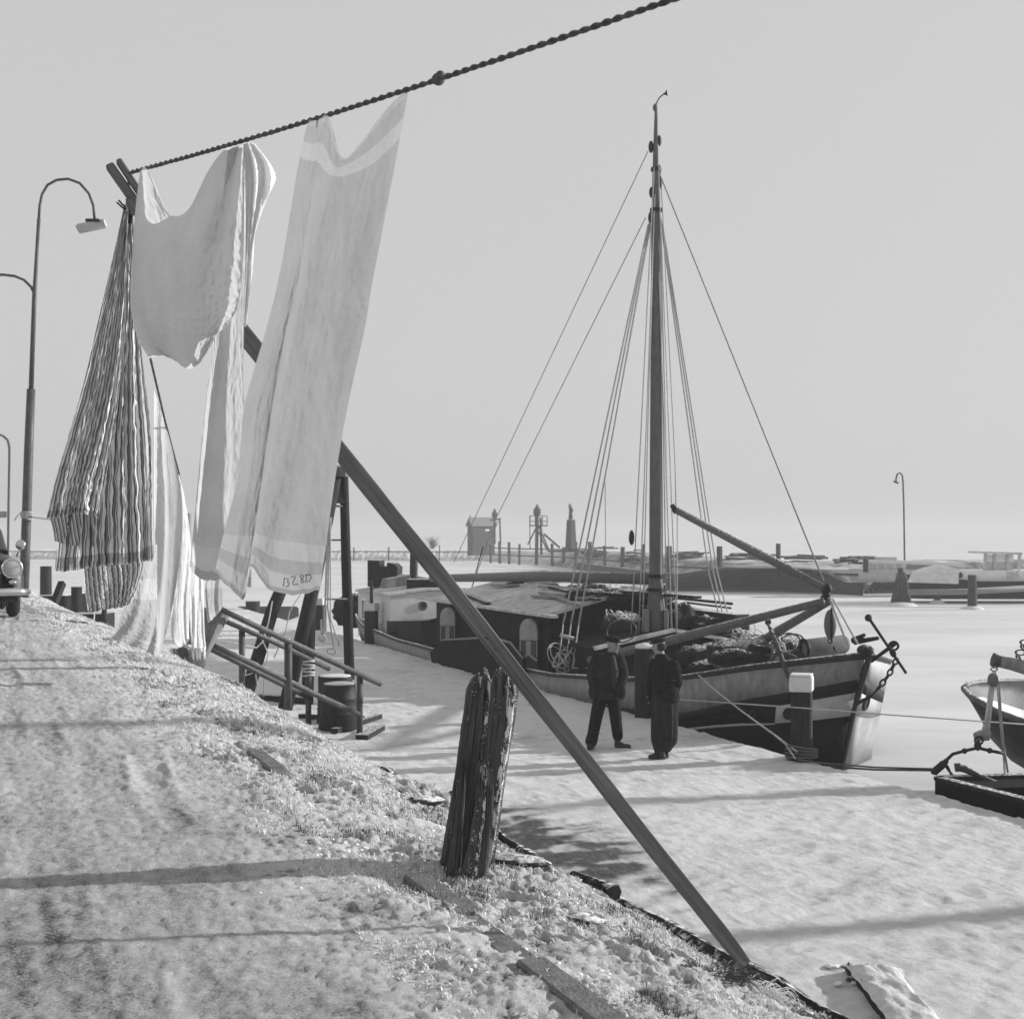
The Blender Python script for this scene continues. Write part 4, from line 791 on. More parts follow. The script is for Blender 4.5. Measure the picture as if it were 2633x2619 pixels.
for nr, kl, fa in ST:
    a, k, f = at(*nr), at(*kl), at(*fa)
    for u in np.linspace(0, 1, 9):
        if u <= .5: w_ = u*2; p = a.lerp(k, w_); p += (a-k)*.0 + Vector((0, -.0, 0)); out = (a-f).normalized()*.16*math.sin(math.pi*w_)*min(1, (a-f).length)
        else: w_ = u*2-1; p = k.lerp(f, w_); out = (f-a).normalized()*.16*math.sin(math.pi*w_)*min(1, (a-f).length)
        V.append(p+out)
o = mesh_np('hull', V, grid_faces(len(ST), 9), gmat('scuffed black hull', .03, .6, 2.2, .7, .3, 25), dg); md = o.modifiers.new('solid', 'SOLIDIFY'); md.thickness = .05
for k, nm in ((0, 'gunwale'), (2, 'gunwale')):
    b = MB(); b.tube([at(*s_[k])+Vector((0, 0, .02)) for s_ in ST], .045, 7); b.build(nm, M['wood_mid'], dg, smooth='all')
b = MB(); v = []
for nr, kl, fa in ST[2:]:
    a, k, f = at(*nr), at(*kl), at(*fa); v += [a.lerp(k, .34).lerp(f.lerp(k, .34), .02), f.lerp(k, .36)]
b.add(v, [(2*i, 2*i+1, 2*i+3, 2*i+2) for i in range(len(ST)-3)]); b.build('snow_inside', M['snow'], dg)
dv = thing('davit_spar', at(2640, 1725, 18.5), 'thick pale spar with chain and tackle reaching in from the right edge', 'spar')
S('spar', [(2555, 1697, 18.3), (2600, 1706, 18.3), (2660, 1722, 18.3), (2900, 1790, 18.3)], [.075, .085, .1, .12], 'wood_grey', dv, 12)
m_ = MB(); m_.lathe(at(2560, 1698, 18.3), [(.09, -.04), (.09, .04)], 12, (1, 0, -.25)); m_.ball(at(2558, 1683, 18.3), .03); m_.build('end_band', M['iron'], dv, smooth=True)
for k in range(3):
    m_ = MB(); m_.torus(at(2556, 1712+k*8, 18.3), .035, .012, (0, 1, 0) if k % 2 else (1, 0, 0), 12, 5, .7, 1.2); m_.build('chain_link', M['rope'], dv, smooth='all')
for k in range(5):
    m_ = MB(); m_.torus(at(2618+k*6, 1690-k*13, 18.3), .05, .014, (.3, 1, 0) if k % 2 else (1, 0, .5), 12, 5, .7, 1.2); m_.build('chain_link', M['iron'], dv, smooth='all')
m_ = MB(); m_.ball(at(2553, 1748, 18.2), (.075, .07, .10), 10, 8); m_.build('upper_block', M['wood_mid'], dv, smooth='all')
m_ = MB(); m_.tube([at(2506, 1893, 17.9), at(2522, 1890, 17.9), at(2536, 1892, 17.9), at(2541, 1876, 17.9)], [.05, .075, .07, .04], 8); m_.build('lower_block', M['wood_grey'], dv, smooth='all')
for a, b2 in (((2547, 1755, 18.2), (2530, 1885, 17.9)), ((2551, 1757, 18.2), (2534, 1885, 17.9)), ((2560, 1755, 18.2), (2526, 1880, 17.9)), ((2555, 1757, 18.2), (2542, 1880, 17.9))): S('tackle_rope', [a, b2], .016, 'rope', dv, 6)
S('tackle_fall', [(2564, 1750, 18.2), (2574, 1850, 18), (2582, 1950, 17.8), (2586, 2005, 17.6), (2574, 2055, 17.0)], .018, 'rope', dv, 6)
S('tackle_fall', [(2566, 1752, 18.2), (2577, 1900, 17.9), (2590, 1985, 17.7)], .022, 'wood_grey', dv, 6)
m_ = MB(); m_.torus(at(2517, 1903, 17.8), .05, .014, (.2, 1, 0), 12, 5); m_.ball(at(2514, 1916, 17.75), (.05, .05, .07), 8, 6); m_.build('swivel', M['iron_plain'], dv, smooth='all')
# ------------------------------------------------------------------ boats and piles out on the ice
def loft(name, stations, mat, parent, solid=0.0, smooth=True):
    n = len(stations[0]); V = [p for s_ in stations for p in s_]
    o = mesh_np(name, V, grid_faces(len(stations), n), mat, parent, smooth)
    if solid: md = o.modifiers.new('solid', 'SOLIDIFY'); md.thickness = solid
    return o
def hullbox(name, x0, x1, ytop0, ytop1, ybot, Y, w, mat, parent, bow=0.25):
    """hull seen broadside: left end pointed"""
    st = []
    for f in np.linspace(0, 1, 12):
        px = x0+(x1-x0)*f; t = min(1, (f/bow)**.55) if f < bow else 1; tt = max(t, .03)
        yt = ytop0 + (ytop1-ytop0)*min(1, f*2.2); o = (1-t)*14
        cy = Y + w/2
        st.append([at(px, yt, Y+0)*1 + Vector((0, w/2*(1-tt), 0)), at(px+o, (yt+ybot)/2, Y)+Vector((0, w/2*(1-tt*.9), 0)), at(px+o*1.6, ybot, Y)+Vector((0, w/2*(1-tt*.75), 0)), at(px+o*1.6, ybot, Y)+Vector((0, w/2*(1+tt*.75), 0)), at(px, yt, Y)+Vector((0, w/2*(1+tt), 0))])
    return loft(name, st, mat, parent)
cb = thing('cabin_boat', at(2290, 1495, 86), 'white cabin cruiser with a row of windows frozen in near the pier', 'boat')
pale = gmat('far pale paint', .72, .6, 3, .1, 0, 20); paleg = gmat('far grey paint', .46, .6, 3, .2, 0, 20); tarpm = gmat('far tarpaulin', .64, .8, 1.5, .25, .2, 6)
hullbox('hull', 2505, 2208, 1470, 1464, 1497, 86, 2.6, paleg, cb)
m_ = MB(); m_.prism([at(2234, 1472, 86.2), at(2330, 1474, 86.2), at(2330, 1449, 86.2), at(2240, 1446, 86.2)], (0, 2.0, 0)); cw = m_.build('cabin_wall', pale, cb)
m_ = MB(); m_.prism([at(2230, 1446, 86.0), at(2480, 1456, 86.0), at(2480, 1449, 86.0), at(2300, 1440, 86.0), at(2235, 1440, 86.0)], (0, 2.4, 0)); m_.build('cabin_roof', M['snow'], cb)
m_ = MB(); m_.prism([at(2330, 1474, 86.4), at(2480, 1478, 86.4), at(2480, 1457, 86.4), at(2330, 1450, 86.4)], (0, 1.8, 0)); m_.build('fore_cabin_wall', paleg, cb)
for k in range(4):
    x = 2238+k*22; m_ = MB(); m_.prism([at(x, 1470, 86.15), at(x+15, 1470, 86.15), at(x+15, 1452, 86.15), at(x, 1452, 86.15)], (0, .03, 0)); m_.build('window_pane', paleg, cw)
m_ = MB(); m_.prism([at(2262, 1440, 86.6), at(2306, 1440, 86.6), at(2306, 1432, 86.6), at(2262, 1432, 86.6)], (0, 1.2, 0)); m_.build('roof_hatch', paleg, cb)
m_ = MB(); m_.tube([at(2226, 1470, 86), at(2226, 1436, 86)], .17, 8); m_.build('stern_post', M['far_dark'], cb)
fb = thing('covered_barge', at(2500, 1540, 77), 'long black barge with pale tarpaulin and wheelhouse frozen in at far right', 'barge')
hullbox('hull', 2326, 2760, 1476, 1494, 1541, 77, 3.6, M['hull_black'], fb, .22)
st = []
for f in np.linspace(0, 1, 9):
    px = 2340+f*125; up = 1449 + 20*abs(f-.55)**1.3*2; st.append([at(px-6*(1-f), 1497+4*f, 76.9), at(px, 1480, 77.0), at(px+5, up+6, 77.8), at(px+4, up+1, 78.8), at(px+5, up+8, 79.8), at(px, 1490, 80.6)])
loft('tarpaulin', st, tarpm, fb)
m_ = MB(); m_.prism([at(2440, 1497, 77.4), at(2740, 1497, 77.4), at(2740, 1466, 77.4), at(2440, 1466, 77.4)], (0, 2.4, 0)); cw = m_.build('cabin_wall', pale, fb)
m_ = MB(); m_.ball(at(2470, 1478, 77.35), (.12, .05, .16), 10, 6); m_.build('life_ring', M['iron_plain'], fb)
for x, y, w_, h_ in ((2590, 1470, 18, 16), (2612, 1468, 8, 14)):
    m_ = MB(); m_.prism([at(x, y+h_, 77.35), at(x+w_, y+h_, 77.35), at(x+w_, y, 77.35), at(x, y, 77.35)], (0, .03, 0)); m_.build('window_pane', paleg, cw)
for x in (2532, 2556, 2590, 2620):
    for yy in (77.6, 79.4): m_ = MB(); m_.bar(at(x, 1466, yy), at(x+2, 1421, yy), .14, .14, (0, 1, 0)); m_.build('wheelhouse_post', paleg, fb)
m_ = MB(); m_.prism([at(2533, 1466, 77.65), at(2606, 1466, 77.65), at(2606, 1443, 77.65), at(2533, 1443, 77.65)], (0, .1, 0)); m_.build('wheelhouse_wall', paleg, fb)
for x0, x1 in ((2536, 2556), (2560, 2588), (2594, 2606)):
    m_ = MB(); m_.prism([at(x0, 1442, 77.66), at(x1, 1442, 77.66), at(x1, 1425, 77.66), at(x0, 1425, 77.66)], (0, .03, 0)); m_.build('wheelhouse_pane', pale, fb)
m_ = MB(); m_.prism([at(2526, 1422, 77.3), at(2630, 1426, 77.3), at(2628, 1420, 77.3), at(2530, 1418, 77.3)], (0, 2.6, 0)); m_.build('wheelhouse_roof', paleg, fb)
m_ = MB(); m_.tube([at(2335, 1522, 74), at(2480, 1521, 74), at(2640, 1512, 74)], .16, 8); t = thing('floating_boom', at(2480, 1530, 74), 'long pale floating timber lying along the far barge', 'timber'); m_.build('timber', M['wood_grey'], t, smooth='all')
GP = 'piles standing in the far ice'
def pile(px, yt, yb, w, lab):
    b0 = gz(px, yb, ZI); t = thing('pile', b0, lab, 'pile', GP); Y = b0.y; b = MB(); h = (yb-yt)/F*Y
    b.lathe(b0-Vector((0, 0, .3)), [(w/2, 0), (w/2*.93, h+.25), (w/2*.8, h+.3)], 10); b.build('post_shaft', M['far_dark'], t, smooth=True)
    s = MB(); s.lathe(b0+Vector((0, 0, -.02)), [(w*1.3, 0), (w*1.0, .12), (w*.5, .2)], 12); s.build('snow_collar', M['snow'], t, smooth=True)
pile(2500, 1477, 1566, .5, 'tallest single dark pile in the far ice, with snow collar'); pile(2410, 1493, 1550, .38, 'short dark pile between the pile cluster and the tallest pile'); pile(2592, 1490, 1535, .34, 'short dark pile beside the barge wheelhouse')
dc = thing('pile_cluster', gz(2312, 1557, ZI), 'leaning cluster of dark piles bound together in the far ice', 'pile cluster')
for a, b2 in (((2297, 1557), (2313, 1474)), ((2312, 1561), (2316, 1459)), ((2324, 1559), (2321, 1470)), ((2336, 1556), (2325, 1482))):
    m_ = MB(); Y = gz(2312, 1557, ZI).y; m_.tube([at(a[0], a[1]+4, Y), at(b2[0], b2[1], Y)], [.20, .15], 10); m_.build('pile_trunk', M['far_dark'], dc, smooth='all')
m_ = MB(); m_.lathe(gz(2312, 1557, ZI), [(1.0, 0), (.8, .14), (.3, .2)], 14); m_.build('snow_collar', M['snow'], dc, smooth=True)

# two vessels added out of view at right so their masts shade the quay
for k, (mx, my, lab) in enumerate(((11.3, 13.8, 'unseen added barge whose tall mast shades the quay, right of the scow'), (15.2, 20.6, 'unseen added barge whose tall mast shades the quay, farther out beyond the scow'))):
    c0 = Vector((mx, my, ZI)); t = thing('added_barge', c0, lab, 'barge', 'added barges outside the right edge'); W_ = lambda s_, u, z: c0+Vector((AX[0]*s_+NX[0]*u, AX[1]*s_+NX[1]*u, z-ZI))
    st = []
    for s_, w_ in ((2.2, .1), (1.6, .9), (.6, 1.5), (-2, 1.7), (-9, 1.7), (-11, 1.2), (-12, .3)): st.append([W_(s_, -w_, -2.95), W_(s_*.97, -w_*.8, -4.1), W_(s_*.97, w_*.8, -4.1), W_(s_, w_, -2.95)])
    loft('hull', st, M['hull_black'], t)
    m_ = MB(); m_.prism([W_(1.5, -.8, -3.05), W_(.5, -1.45, -3.05), W_(-9, -1.65, -3.05), W_(-11, -1.1, -3.05), W_(-11, 1.1, -3.05), W_(-9, 1.65, -3.05), W_(.5, 1.45, -3.05), W_(1.5, .8, -3.05)], (0, 0, .04)); m_.build('deck', M['deck'], t)
    m_ = MB(); m_.tube([W_(0, 0, -3), W_(0, 0, 2), W_(0, 0, 7)], [.17, .14, .07], 10); m_.build('mast', M['wood_mid'], t, smooth='all')
    m_ = MB(); m_.tube([W_(-.2, 0, -1.6), W_(-7, .2, -1.5)], .11, 8); m_.build('furled_boom', M['tar'], t, smooth='all')
    for sd in (-1, 1): m_ = MB(); m_.tube([W_(0, 0, 5.5), W_(-.5, sd*1.6, -2.9)], .015, 5); m_.build('shroud', M['wire'], t)
# ------------------------------------------------------------------ pier and its buildings, far across the ice
PB = [(-400, 1436), (-100, 1437), (300, 1438), (840, 1441), (1260, 1441), (1400, 1452), (1480, 1463), (1700, 1496), (2000, 1516), (2215, 1529), (2330, 1500), (3300, 1490)]
base = [gz(x, y, ZI) for x, y in PB]
tops = [(-2.55, .3), (-2.5, .3), (-2.45, .3), (-2.4, .3), (-2.35, .3), (-2.2, .5), (-2.05, .7), (-2.1, .8), (-2.2, .8), (-2.2, .8), (-2.2, .8), (-2.2, .8)]
bx = np.array([b[:2] for b in base]); tt = np.arange(len(base)); T = np.linspace(0, len(base)-1, 2200)
X = np.interp(T, tt, bx[:, 0]); Y = np.interp(T, tt, bx[:, 1]); ZT = np.interp(T, tt, [a[0] for a in tops])
dn = np.stack([-np.gradient(Y), np.gradient(X)], 1); dn /= np.linalg.norm(dn, axis=1)[:, None]; dn[dn[:, 1] < 0] *= -1
rows = []; CV = []
PRF = [(0, -.05), (.25, .12), (.5, .28), (.8, .42), (1.1, .52), (1.6, .64), (2.2, .80), (2.8, .92), (3.6, 1.0), (5, 1.03), (7, 1.0), (9, 1.0), (12, .7), (16, -.05)]
for k, (off, zf) in enumerate(PRF):
    n_ = fbm(T*30, T*0+k*.35, 3, 200); rows.append(np.stack([X+dn[:, 0]*(off+.35*n_*(k > 0)), Y+dn[:, 1]*(off+.35*n_*(k > 0)), ZI+(ZT-ZI)*(zf + .13*fbm(T*40, T*0+k*.5, 3, 220)*(k > 0))], 1))
    right = np.interp(T, [0, 4.6, 5.4, 20], [.78, .72, .22, .20]); snowy = .45 if k in (3, 4, 8, 9, 10, 11) else .0
    CV.append(np.clip(right + snowy*(.5+fbm(T*22, T*0+k*2.7, 3, 260)) + .7*fbm(T*33, T*0+k*1.7, 4, 240), .02, 1))
o = mesh_np('pier_bank', np.concatenate(rows), grid_faces(len(PRF), len(T)), MSNOW, smooth=False); attr(o, 'cover', np.concatenate(CV)); o['kind'] = 'structure'
wl = MB(); PW = [(1478, 1463), (1700, 1497), (2000, 1517), (2213, 1530)]
for (xa, ya), (xb, yb) in zip(PW[:-1], PW[1:]):
    a, b = gz(xa, ya, ZI), gz(xb, yb, ZI); a.y -= .25; b.y -= .25; wl.bar(a+Vector((0, 0, .38)), b+Vector((0, 0, .38)), .25, .85)
props(wl.build('pier_wall', M['far_dark']), kind='structure')
def rail_fence(name, pts, gap, h, lab, zb=ZI, railz=(.55,), pw=.22):
    P = [gz(x, y, zb) for x, y in pts]; t = thing(name, P[0], lab, 'fence'); b_ = MB(); n = 0
    for a, c in zip(P[:-1], P[1:]):
        L_ = (c-a).length; k = max(1, int(L_/gap))
        for i_ in range(k):
            p = a.lerp(c, i_/k); hh = h*(.9+.25*random.random()); m_ = MB(); m_.tube([p-Vector((0, 0, .2)), p+Vector((.05*random.uniform(-1, 1), 0, hh))], pw/2*random.uniform(.8, 1.2), 6); m_.build('fence_post', M['far_dark'], t)
        for rz in railz:
            m_ = MB(); m_.bar(a+Vector((0, -.1, h*rz)), c+Vector((0, -.1, h*rz)), .12, .16); m_.build('fence_rail', M['far_dark'], t)
    return t
rail_fence('pier_fence', [(820, 1441), (1000, 1441), (1130, 1442), (1262, 1442)], 5.2, 2.2, 'long low timber fence of posts and a rail at the foot of the far pier', railz=(.62,))
rail_fence('pier_fence', [(-60, 1437), (330, 1439), (820, 1441)], 9.0, 2.0, 'far timber fence running behind the laundry to the left', railz=(.62,))
rail_fence('jetty_fence', [(1262, 1447), (1335, 1452), (1420, 1455), (1480, 1460)], 4.2, 2.6, 'heavier jetty of thick posts and beams in front of the beacon frame', railz=(.45, .8), pw=.42)
rail_fence('jetty_fence', [(1480, 1462), (1600, 1478), (1720, 1497), (2000, 1517), (2205, 1530)], 7.5, 2.9, 'row of posts and long beams facing the timber stacked pier', railz=(.45,), pw=.42)
GS = 'timber stacks on the pier'
SLB = ['nearest the monument', 'between the monument and the mast', 'just right of the mast', 'below the raised bowsprit', 'left of the far lamp post', 'behind the white cabin boat']
for k, (x0, x1, yb, Yd) in enumerate(((1490, 1580, 1452, 152), (1590, 1670, 1452, 128), (1705, 1830, 1450, 118), (1840, 1990, 1450, 110), (2000, 2130, 1452, 103), (2140, 2260, 1448, 98))):
    yb = HY+2.1*F/Yd; t = thing('timber_stack', at((x0+x1)/2, yb, Yd), 'low stack of dark frosted timber on the pier, '+SLB[k], 'timber stack', GS); rn = random.Random(k)
    for j in range(26):
        y = yb+7-rn.random()**1.3*26; a = x0+rn.random()*(x1-x0)*.6; c = a+(x1-x0)*rn.uniform(.25, .55); m_ = MB(); m_.bar(at(a, y+rn.uniform(-2, 2), Yd+rn.random()*4), at(c, y+rn.uniform(-3, 3), Yd+rn.random()*4), .22, .07+.13*rn.random()); m_.build('baulk', M['far_dark'], t)
# hut
roofm = gmat('far frosted roof', .16, .8, 3, .3, .2, 10); hY = 200; hu = thing('pier_hut', at(1235, 1396, hY), 'small dark wooden hut with snowy pitched roof on the far pier', 'hut')
m_ = MB(); A, B_, C_, D_ = at(1202, 1400, hY), at(1216, 1400, hY-1.5), at(1272, 1400, hY+1.5), at(1260, 1400, hY+3.0)
top = lambda p, y: Vector((p.x, p.y, (HY-y)/F*hY))
A, B_, C_, D_ = [Vector((p.x, p.y, -3.0)) for p in (A, B_, C_, D_)]; m_.add([A, B_, C_, D_, top(A, 1351), top(B_, 1351), top(C_, 1351), top(D_, 1351)], [(0, 1, 2, 3), (0, 1, 5, 4), (1, 2, 6, 5), (2, 3, 7, 6), (3, 0, 4, 7)]); hw = m_.build('wall', M['far_dark'], hu)
rl, rr_ = (at(1209, 1332, hY-.7), at(1266, 1332, hY+2.2))
m_ = MB(); m_.prism([top(B_, 1353)+Vector((-.25, -.5, 0)), top(C_, 1353)+Vector((.3, -.5, 0)), rr_+Vector((.3, 0, 0)), rl+Vector((-.2, 0, 0))], (0, 0, .15)); m_.build('roof', roofm, hu)
m_ = MB(); m_.prism([top(A, 1353)+Vector((-.3, .4, 0)), top(D_, 1353)+Vector((.3, .4, 0)), rr_+Vector((.3, 0, 0)), rl+Vector((-.2, 0, 0))], (0, 0, .15)); m_.build('roof', roofm, hu)
m_ = MB(); m_.prism([top(A, 1352), top(B_, 1352), rl], (.1, .1, 0)); m_.build('gable', M['far_dark'], hu)
m_ = MB(); m_.prism([at(1248, 1365, hY+.2), at(1258, 1365, hY+.6), at(1258, 1360, hY+.6), at(1248, 1360, hY+.2)], (0, .1, 0)); m_.build('window_pane', pale, hw)
m_ = MB(); m_.tube([at(1209, 1333, hY), at(1209, 1324, hY)], .08, 6); m_.build('finial', M['far_dark'], hu)
def T_(t, name, pts, r, mat='far_dark'): b = MB(); b.tube([at(*p) for p in pts], r, 6); return b.build(name, M[mat], t, smooth='all')
b1 = thing('harbour_beacon', at(1272, 1396, 196), 'small lantern beacon on two posts beside the pier hut', 'beacon')
T_(b1, 'post', [(1272, 1398, 196), (1272, 1336, 196)], .14); T_(b1, 'post', [(1287, 1398, 196), (1285, 1331, 196)], .14); T_(b1, 'cross_beam', [(1260, 1337, 196), (1288, 1334, 196)], .14); T_(b1, 'brace', [(1262, 1385, 196), (1280, 1340, 196)], .08)
m_ = MB(); m_.lathe(at(1272, 1334, 196), [(.15, 0), (.38, .3), (.42, .8), (.2, 1.15), (.1, 1.45), (.03, 1.5)], 10); m_.build('lantern', M['far_dark'], b1, smooth=True)
lY = 165; b2_ = thing('harbour_light', at(1380, 1420, lY), 'harbour light on a braced timber frame with railed platform', 'beacon')
T_(b2_, 'post', [(1379, 1452, lY), (1381, 1350, lY)], .24); T_(b2_, 'post', [(1392, 1425, lY+2), (1390, 1330, lY+2)], .16); T_(b2_, 'post', [(1381, 1350, lY), (1381, 1322, lY)], .22)
T_(b2_, 'brace', [(1357, 1400, lY), (1381, 1352, lY)], .1); T_(b2_, 'brace', [(1398, 1372, lY), (1440, 1408, lY)], .14); T_(b2_, 'brace', [(1378, 1352, lY), (1408, 1416, lY)], .1); T_(b2_, 'brace', [(1385, 1352, lY), (1412, 1416, lY+2)], .1); T_(b2_, 'thin_pole', [(1363, 1412, lY), (1362, 1326, lY)], .06)
m_ = MB(); m_.box(at(1385, 1351, lY+.6), (2.1, 2.0, .14)); m_.build('platform', M['far_dark'], b2_)
for y in (1326, 1340): T_(b2_, 'platform_rail', [(1363, y, lY-.4), (1407, y, lY-.4)], .05)
for x in (1363, 1376, 1395, 1407): T_(b2_, 'rail_post', [(x, 1351, lY-.4), (x, 1326, lY-.4)], .05)
for k in range(9): T_(b2_, 'ladder_rung', [(1390+k*1.9, 1362+k*6, lY-.5), (1396+k*2.1, 1362+k*6, lY-.5)], .035)
m_ = MB(); m_.lathe(at(1381, 1326, lY), [(.2, 0), (.42, .12), (.46, .75), (.3, .95), (.14, 1.15), (.14, 1.3), (.04, 1.4)], 12); m_.build('lantern', M['far_dark'], b2_, smooth=True)
mY = 152; mo = thing('monument', at(1467, 1410, mY), 'tapering dark monument topped by a small standing statue on the pier', 'monument')
m_ = MB(); c_ = at(1468, 1412, mY); m_.lathe(c_, [(.72, 0), (.70, .2), (.62, .2), (.48, 3.1), (.40, 3.3), (.25, 3.35)], 4, (0, 0, 1)); m_.build('pedestal', M['far_dark'], mo)
m_ = MB(); m_.box(c_+Vector((0, 0, 0)), (2.0, 1.8, .25)); m_.box(c_+Vector((0, 0, -.2)), (5, 2.2, .2)); m_.build('steps', M['far_dark'], mo)
m_ = MB(); z_ = 3.3; m_.lathe(c_+Vector((-.03, 0, z_)), [(.22, 0), (.24, .25), (.17, .75), (.2, 1.1), (.17, 1.3), (.06, 1.4), (.10, 1.48), (.10, 1.6), (.03, 1.68)], 10, (0, 0, 1), 1, .8)
m_.tube([c_+Vector((-.15, 0, z_+1.25)), c_+Vector((-.25, -.1, z_+1.5)), c_+Vector((-.12, -.1, z_+1.8))], [.07, .06, .04], 6); m_.tube([c_+Vector((.12, 0, z_+1.25)), c_+Vector((.22, -.1, z_+.95)), c_+Vector((.1, -.2, z_+.8))], [.07, .06, .04], 6); m_.build('statue', M['far_dark'], mo, smooth='all')
# bare shrub on the pier
sh = thing('bare_shrub', at(1112, 1398, 200), 'leafless hazy shrub left of the pier hut', 'shrub'); rn = random.Random(3); m_ = MB()
for k in range(160):
    p0 = at(1112, 1412, 200)+Vector((rn.gauss(0, .15), 0, rn.random()*1.1)); p1 = p0+Vector((rn.gauss(0, .45), rn.gauss(0, .4), .3+.5*rn.random())); p2 = p1+Vector((rn.gauss(0, .35), 0, rn.uniform(-.1, .5))); m_.tube([p0, p1, p2], [.014, .010, .006], 4, cap=False)
m_.build('branches', M['far_dark'], sh, fix=False)
t = thing('flag_staff', at(1557, 1412, 150), 'thin bare staff standing on the pier behind the shrouds', 'pole'); T_(t, 'staff', [(1557, 1414, 150), (1556, 1240, 150)], .045)
# far lamp on the pier
def bow_lamp(name, pts, r, head, lab, Y, group):
    t = thing(name, at(*pts[0], Y), lab, 'street lamp', group); b = MB(); b.tube([at(x, y, Y) for x, y in pts], r, 8); b.build('pole', M['far_dark'], t, smooth='all')
    b = MB(); b.tube([at(head[0], head[1], Y), at(head[2], head[3], Y)], [.09, .09] if Y > 60 else .12, 8); b.build('lamp_head', M['far_dark'], t, smooth=True); return t
bow_lamp('street_lamp', [(2326, 1442), (2324, 1300), (2322, 1240), (2320, 1222), (2314, 1215), (2307, 1219), (2304, 1230), (2304, 1238)], .075, (2298, 1237, 2310, 1242), 'thin far street lamp on the pier above the cabin boat', 118, 'street lamps')
bow_lamp('street_lamp', [(20, 1480), (22, 1290), (24, 1180), (24, 1150), (20, 1132), (10, 1122), (0, 1117), (-18, 1117)], .10, (-26, 1119, -16, 1121), 'thin far street lamp partly outside the left edge behind the car', 112, 'street lamps')
# ------------------------------------------------------------------ clothes line, prop and laundry
RP0, RP1 = Vector((-1.553, 5.5, 1.447)), Vector((.382, 3.3, 1.287))
def rope_at(px):
    k = (px-CX)/F; t = (k*5.5+1.553)/(1.935+2.2*k); p = RP0.lerp(RP1, t); p.z -= .018*4*t*(1-t); return p
def rope_Y(px): return rope_at(px).y
def strands(name, pts, rfun, pitch, mat, parent, ns=3, n=6, step=.009):
    P = [Vector(p) for p in pts]; D = [0]
    for a, b in zip(P[:-1], P[1:]): D.append(D[-1]+(b-a).length)
    L_ = D[-1]; m = int(L_/step); A = np.array([p[:] for p in P]); S_l = np.linspace(0, L_, m); C = np.stack([np.interp(S_l, D, A[:, i]) for i in range(3)], 1)
    T = np.gradient(C, axis=0); T /= np.linalg.norm(T, axis=1)[:, None]; U = np.cross(T, np.array((0, 0, 1.0))); U /= np.linalg.norm(U, axis=1)[:, None]; W = np.cross(T, U); b = MB()
    for k in range(ns):
        ph = 2*np.pi*(S_l/pitch + k/ns) + .25*np.sin(S_l*9); r = rfun*.48*(1+.10*np.sin(S_l*31+k)); c = C + (U*np.cos(ph)[:, None]+W*np.sin(ph)[:, None])*np.reshape(r, (-1, 1))
        b.tube([tuple(x) for x in c], [rfun*.56]*m, n, cap=True)
    return b.build(name, mat, parent, smooth='all', fix=False)
cl = thing('clothes_line', RP0, 'thick dark twisted clothes line crossing the sky over the laundry', 'clothes line')
pts = [rope_at(px) for px in (335, 500, 700, 900, 1100, 1300, 1500, 1724, 1900)] + [Vector((1.25, 2.35, 1.26))]
strands('near_rope', pts, .0086, .080, M['rope_dark'], cl, 2, 8)
L2 = [at(332, 448, 5.5), at(327, 515, 5.85), at(352, 720, 6.6), at(385, 915, 7.7), at(425, 1085, 9.5), at(460, 1215, 12.4), at(475, 1300, 16.5), at(482, 1345, 22)]
strands('far_rope', L2, .0080, .08, M['rope_dark'], cl, 2, step=.014)
m_ = MB(); m_.ball(rope_at(1127), (.02, .02, .018), 10, 8); m_.ball(rope_at(1127)+Vector((.006, -.004, .008)), (.015, .012, .016), 8, 6); m_.build('knot', M['rope_dark'], cl, smooth='all')
lp = thing('line_post', PQ(4.0, 22.7, -3.0), 'grey laundry post holding the far end of the clothes line', 'post')
b = MB(); e_ = at(482, 1335, 22); b.tube([Vector((e_.x, e_.y, -3.2)), e_+Vector((0, 0, .1))], .06, 8); b.build('post_shaft', M['wood_grey'], lp)
t = thing('line_post', (1.25, 2.35, -1.4), 'wooden post holding the near end of the clothes line', 'post'); b = MB(); b.tube([Vector((1.25, 2.35, -1.7)), Vector((1.25, 2.35, 1.36))], .05, 10); b.build('post_shaft', M['wood_grey'], t, smooth=True)
# prop with a forked head
pr = thing('clothes_prop', at(1925, 2480, 4.86), 'long grey forked timber prop slanting across the picture to hold the clothes line', 'prop')
foot, head = at(1918, 2478, 4.84), at(346, 512, 5.46)
d_ = (head-foot).normalized(); across = d_.cross(Vector((0, -1, 0))).normalized(); ca_ = math.cos(R(20)); across = (across*ca_+Vector((0, 1, 0))*math.sin(R(20))); across = (across-d_*across.dot(d_)).normalized(); dep = d_.cross(across)
mprop = grain_mat('prop timber', .13, d_, across, dep, .45, .35)
def prop_seg():
    b = MB(); n = 40; V = []
    for i_ in range(n):
        f = i_/(n-1); c = foot.lerp(head, f); w_ = .0245+.0085*f+.0006*math.sin(i_*1.7)+.007*max(0, (f-.86)/.14); h = .019; k = .7 if i_ == 0 else 1
        for a, bb in ((-1, -.8), (-.85, -1), (.85, -1), (1, -.8), (1, .8), (.85, 1), (-.85, 1), (-1, .8)): V.append(c+across*a*w_*k+dep*bb*h+across*.0012*math.sin(i_*.8)+Vector((.013*math.sin(f*math.pi), 0, -.004*math.sin(f*9))))
    b.add(V, [(i_*8+k, i_*8+(k+1) % 8, (i_+1)*8+(k+1) % 8, (i_+1)*8+k) for i_ in range(n-1) for k in range(8)] + [tuple(range(7, -1, -1)), tuple((n-1)*8+k for k in range(8))])
    return b
prop_seg().build('beam', mprop, pr, smooth=True, angle=30)
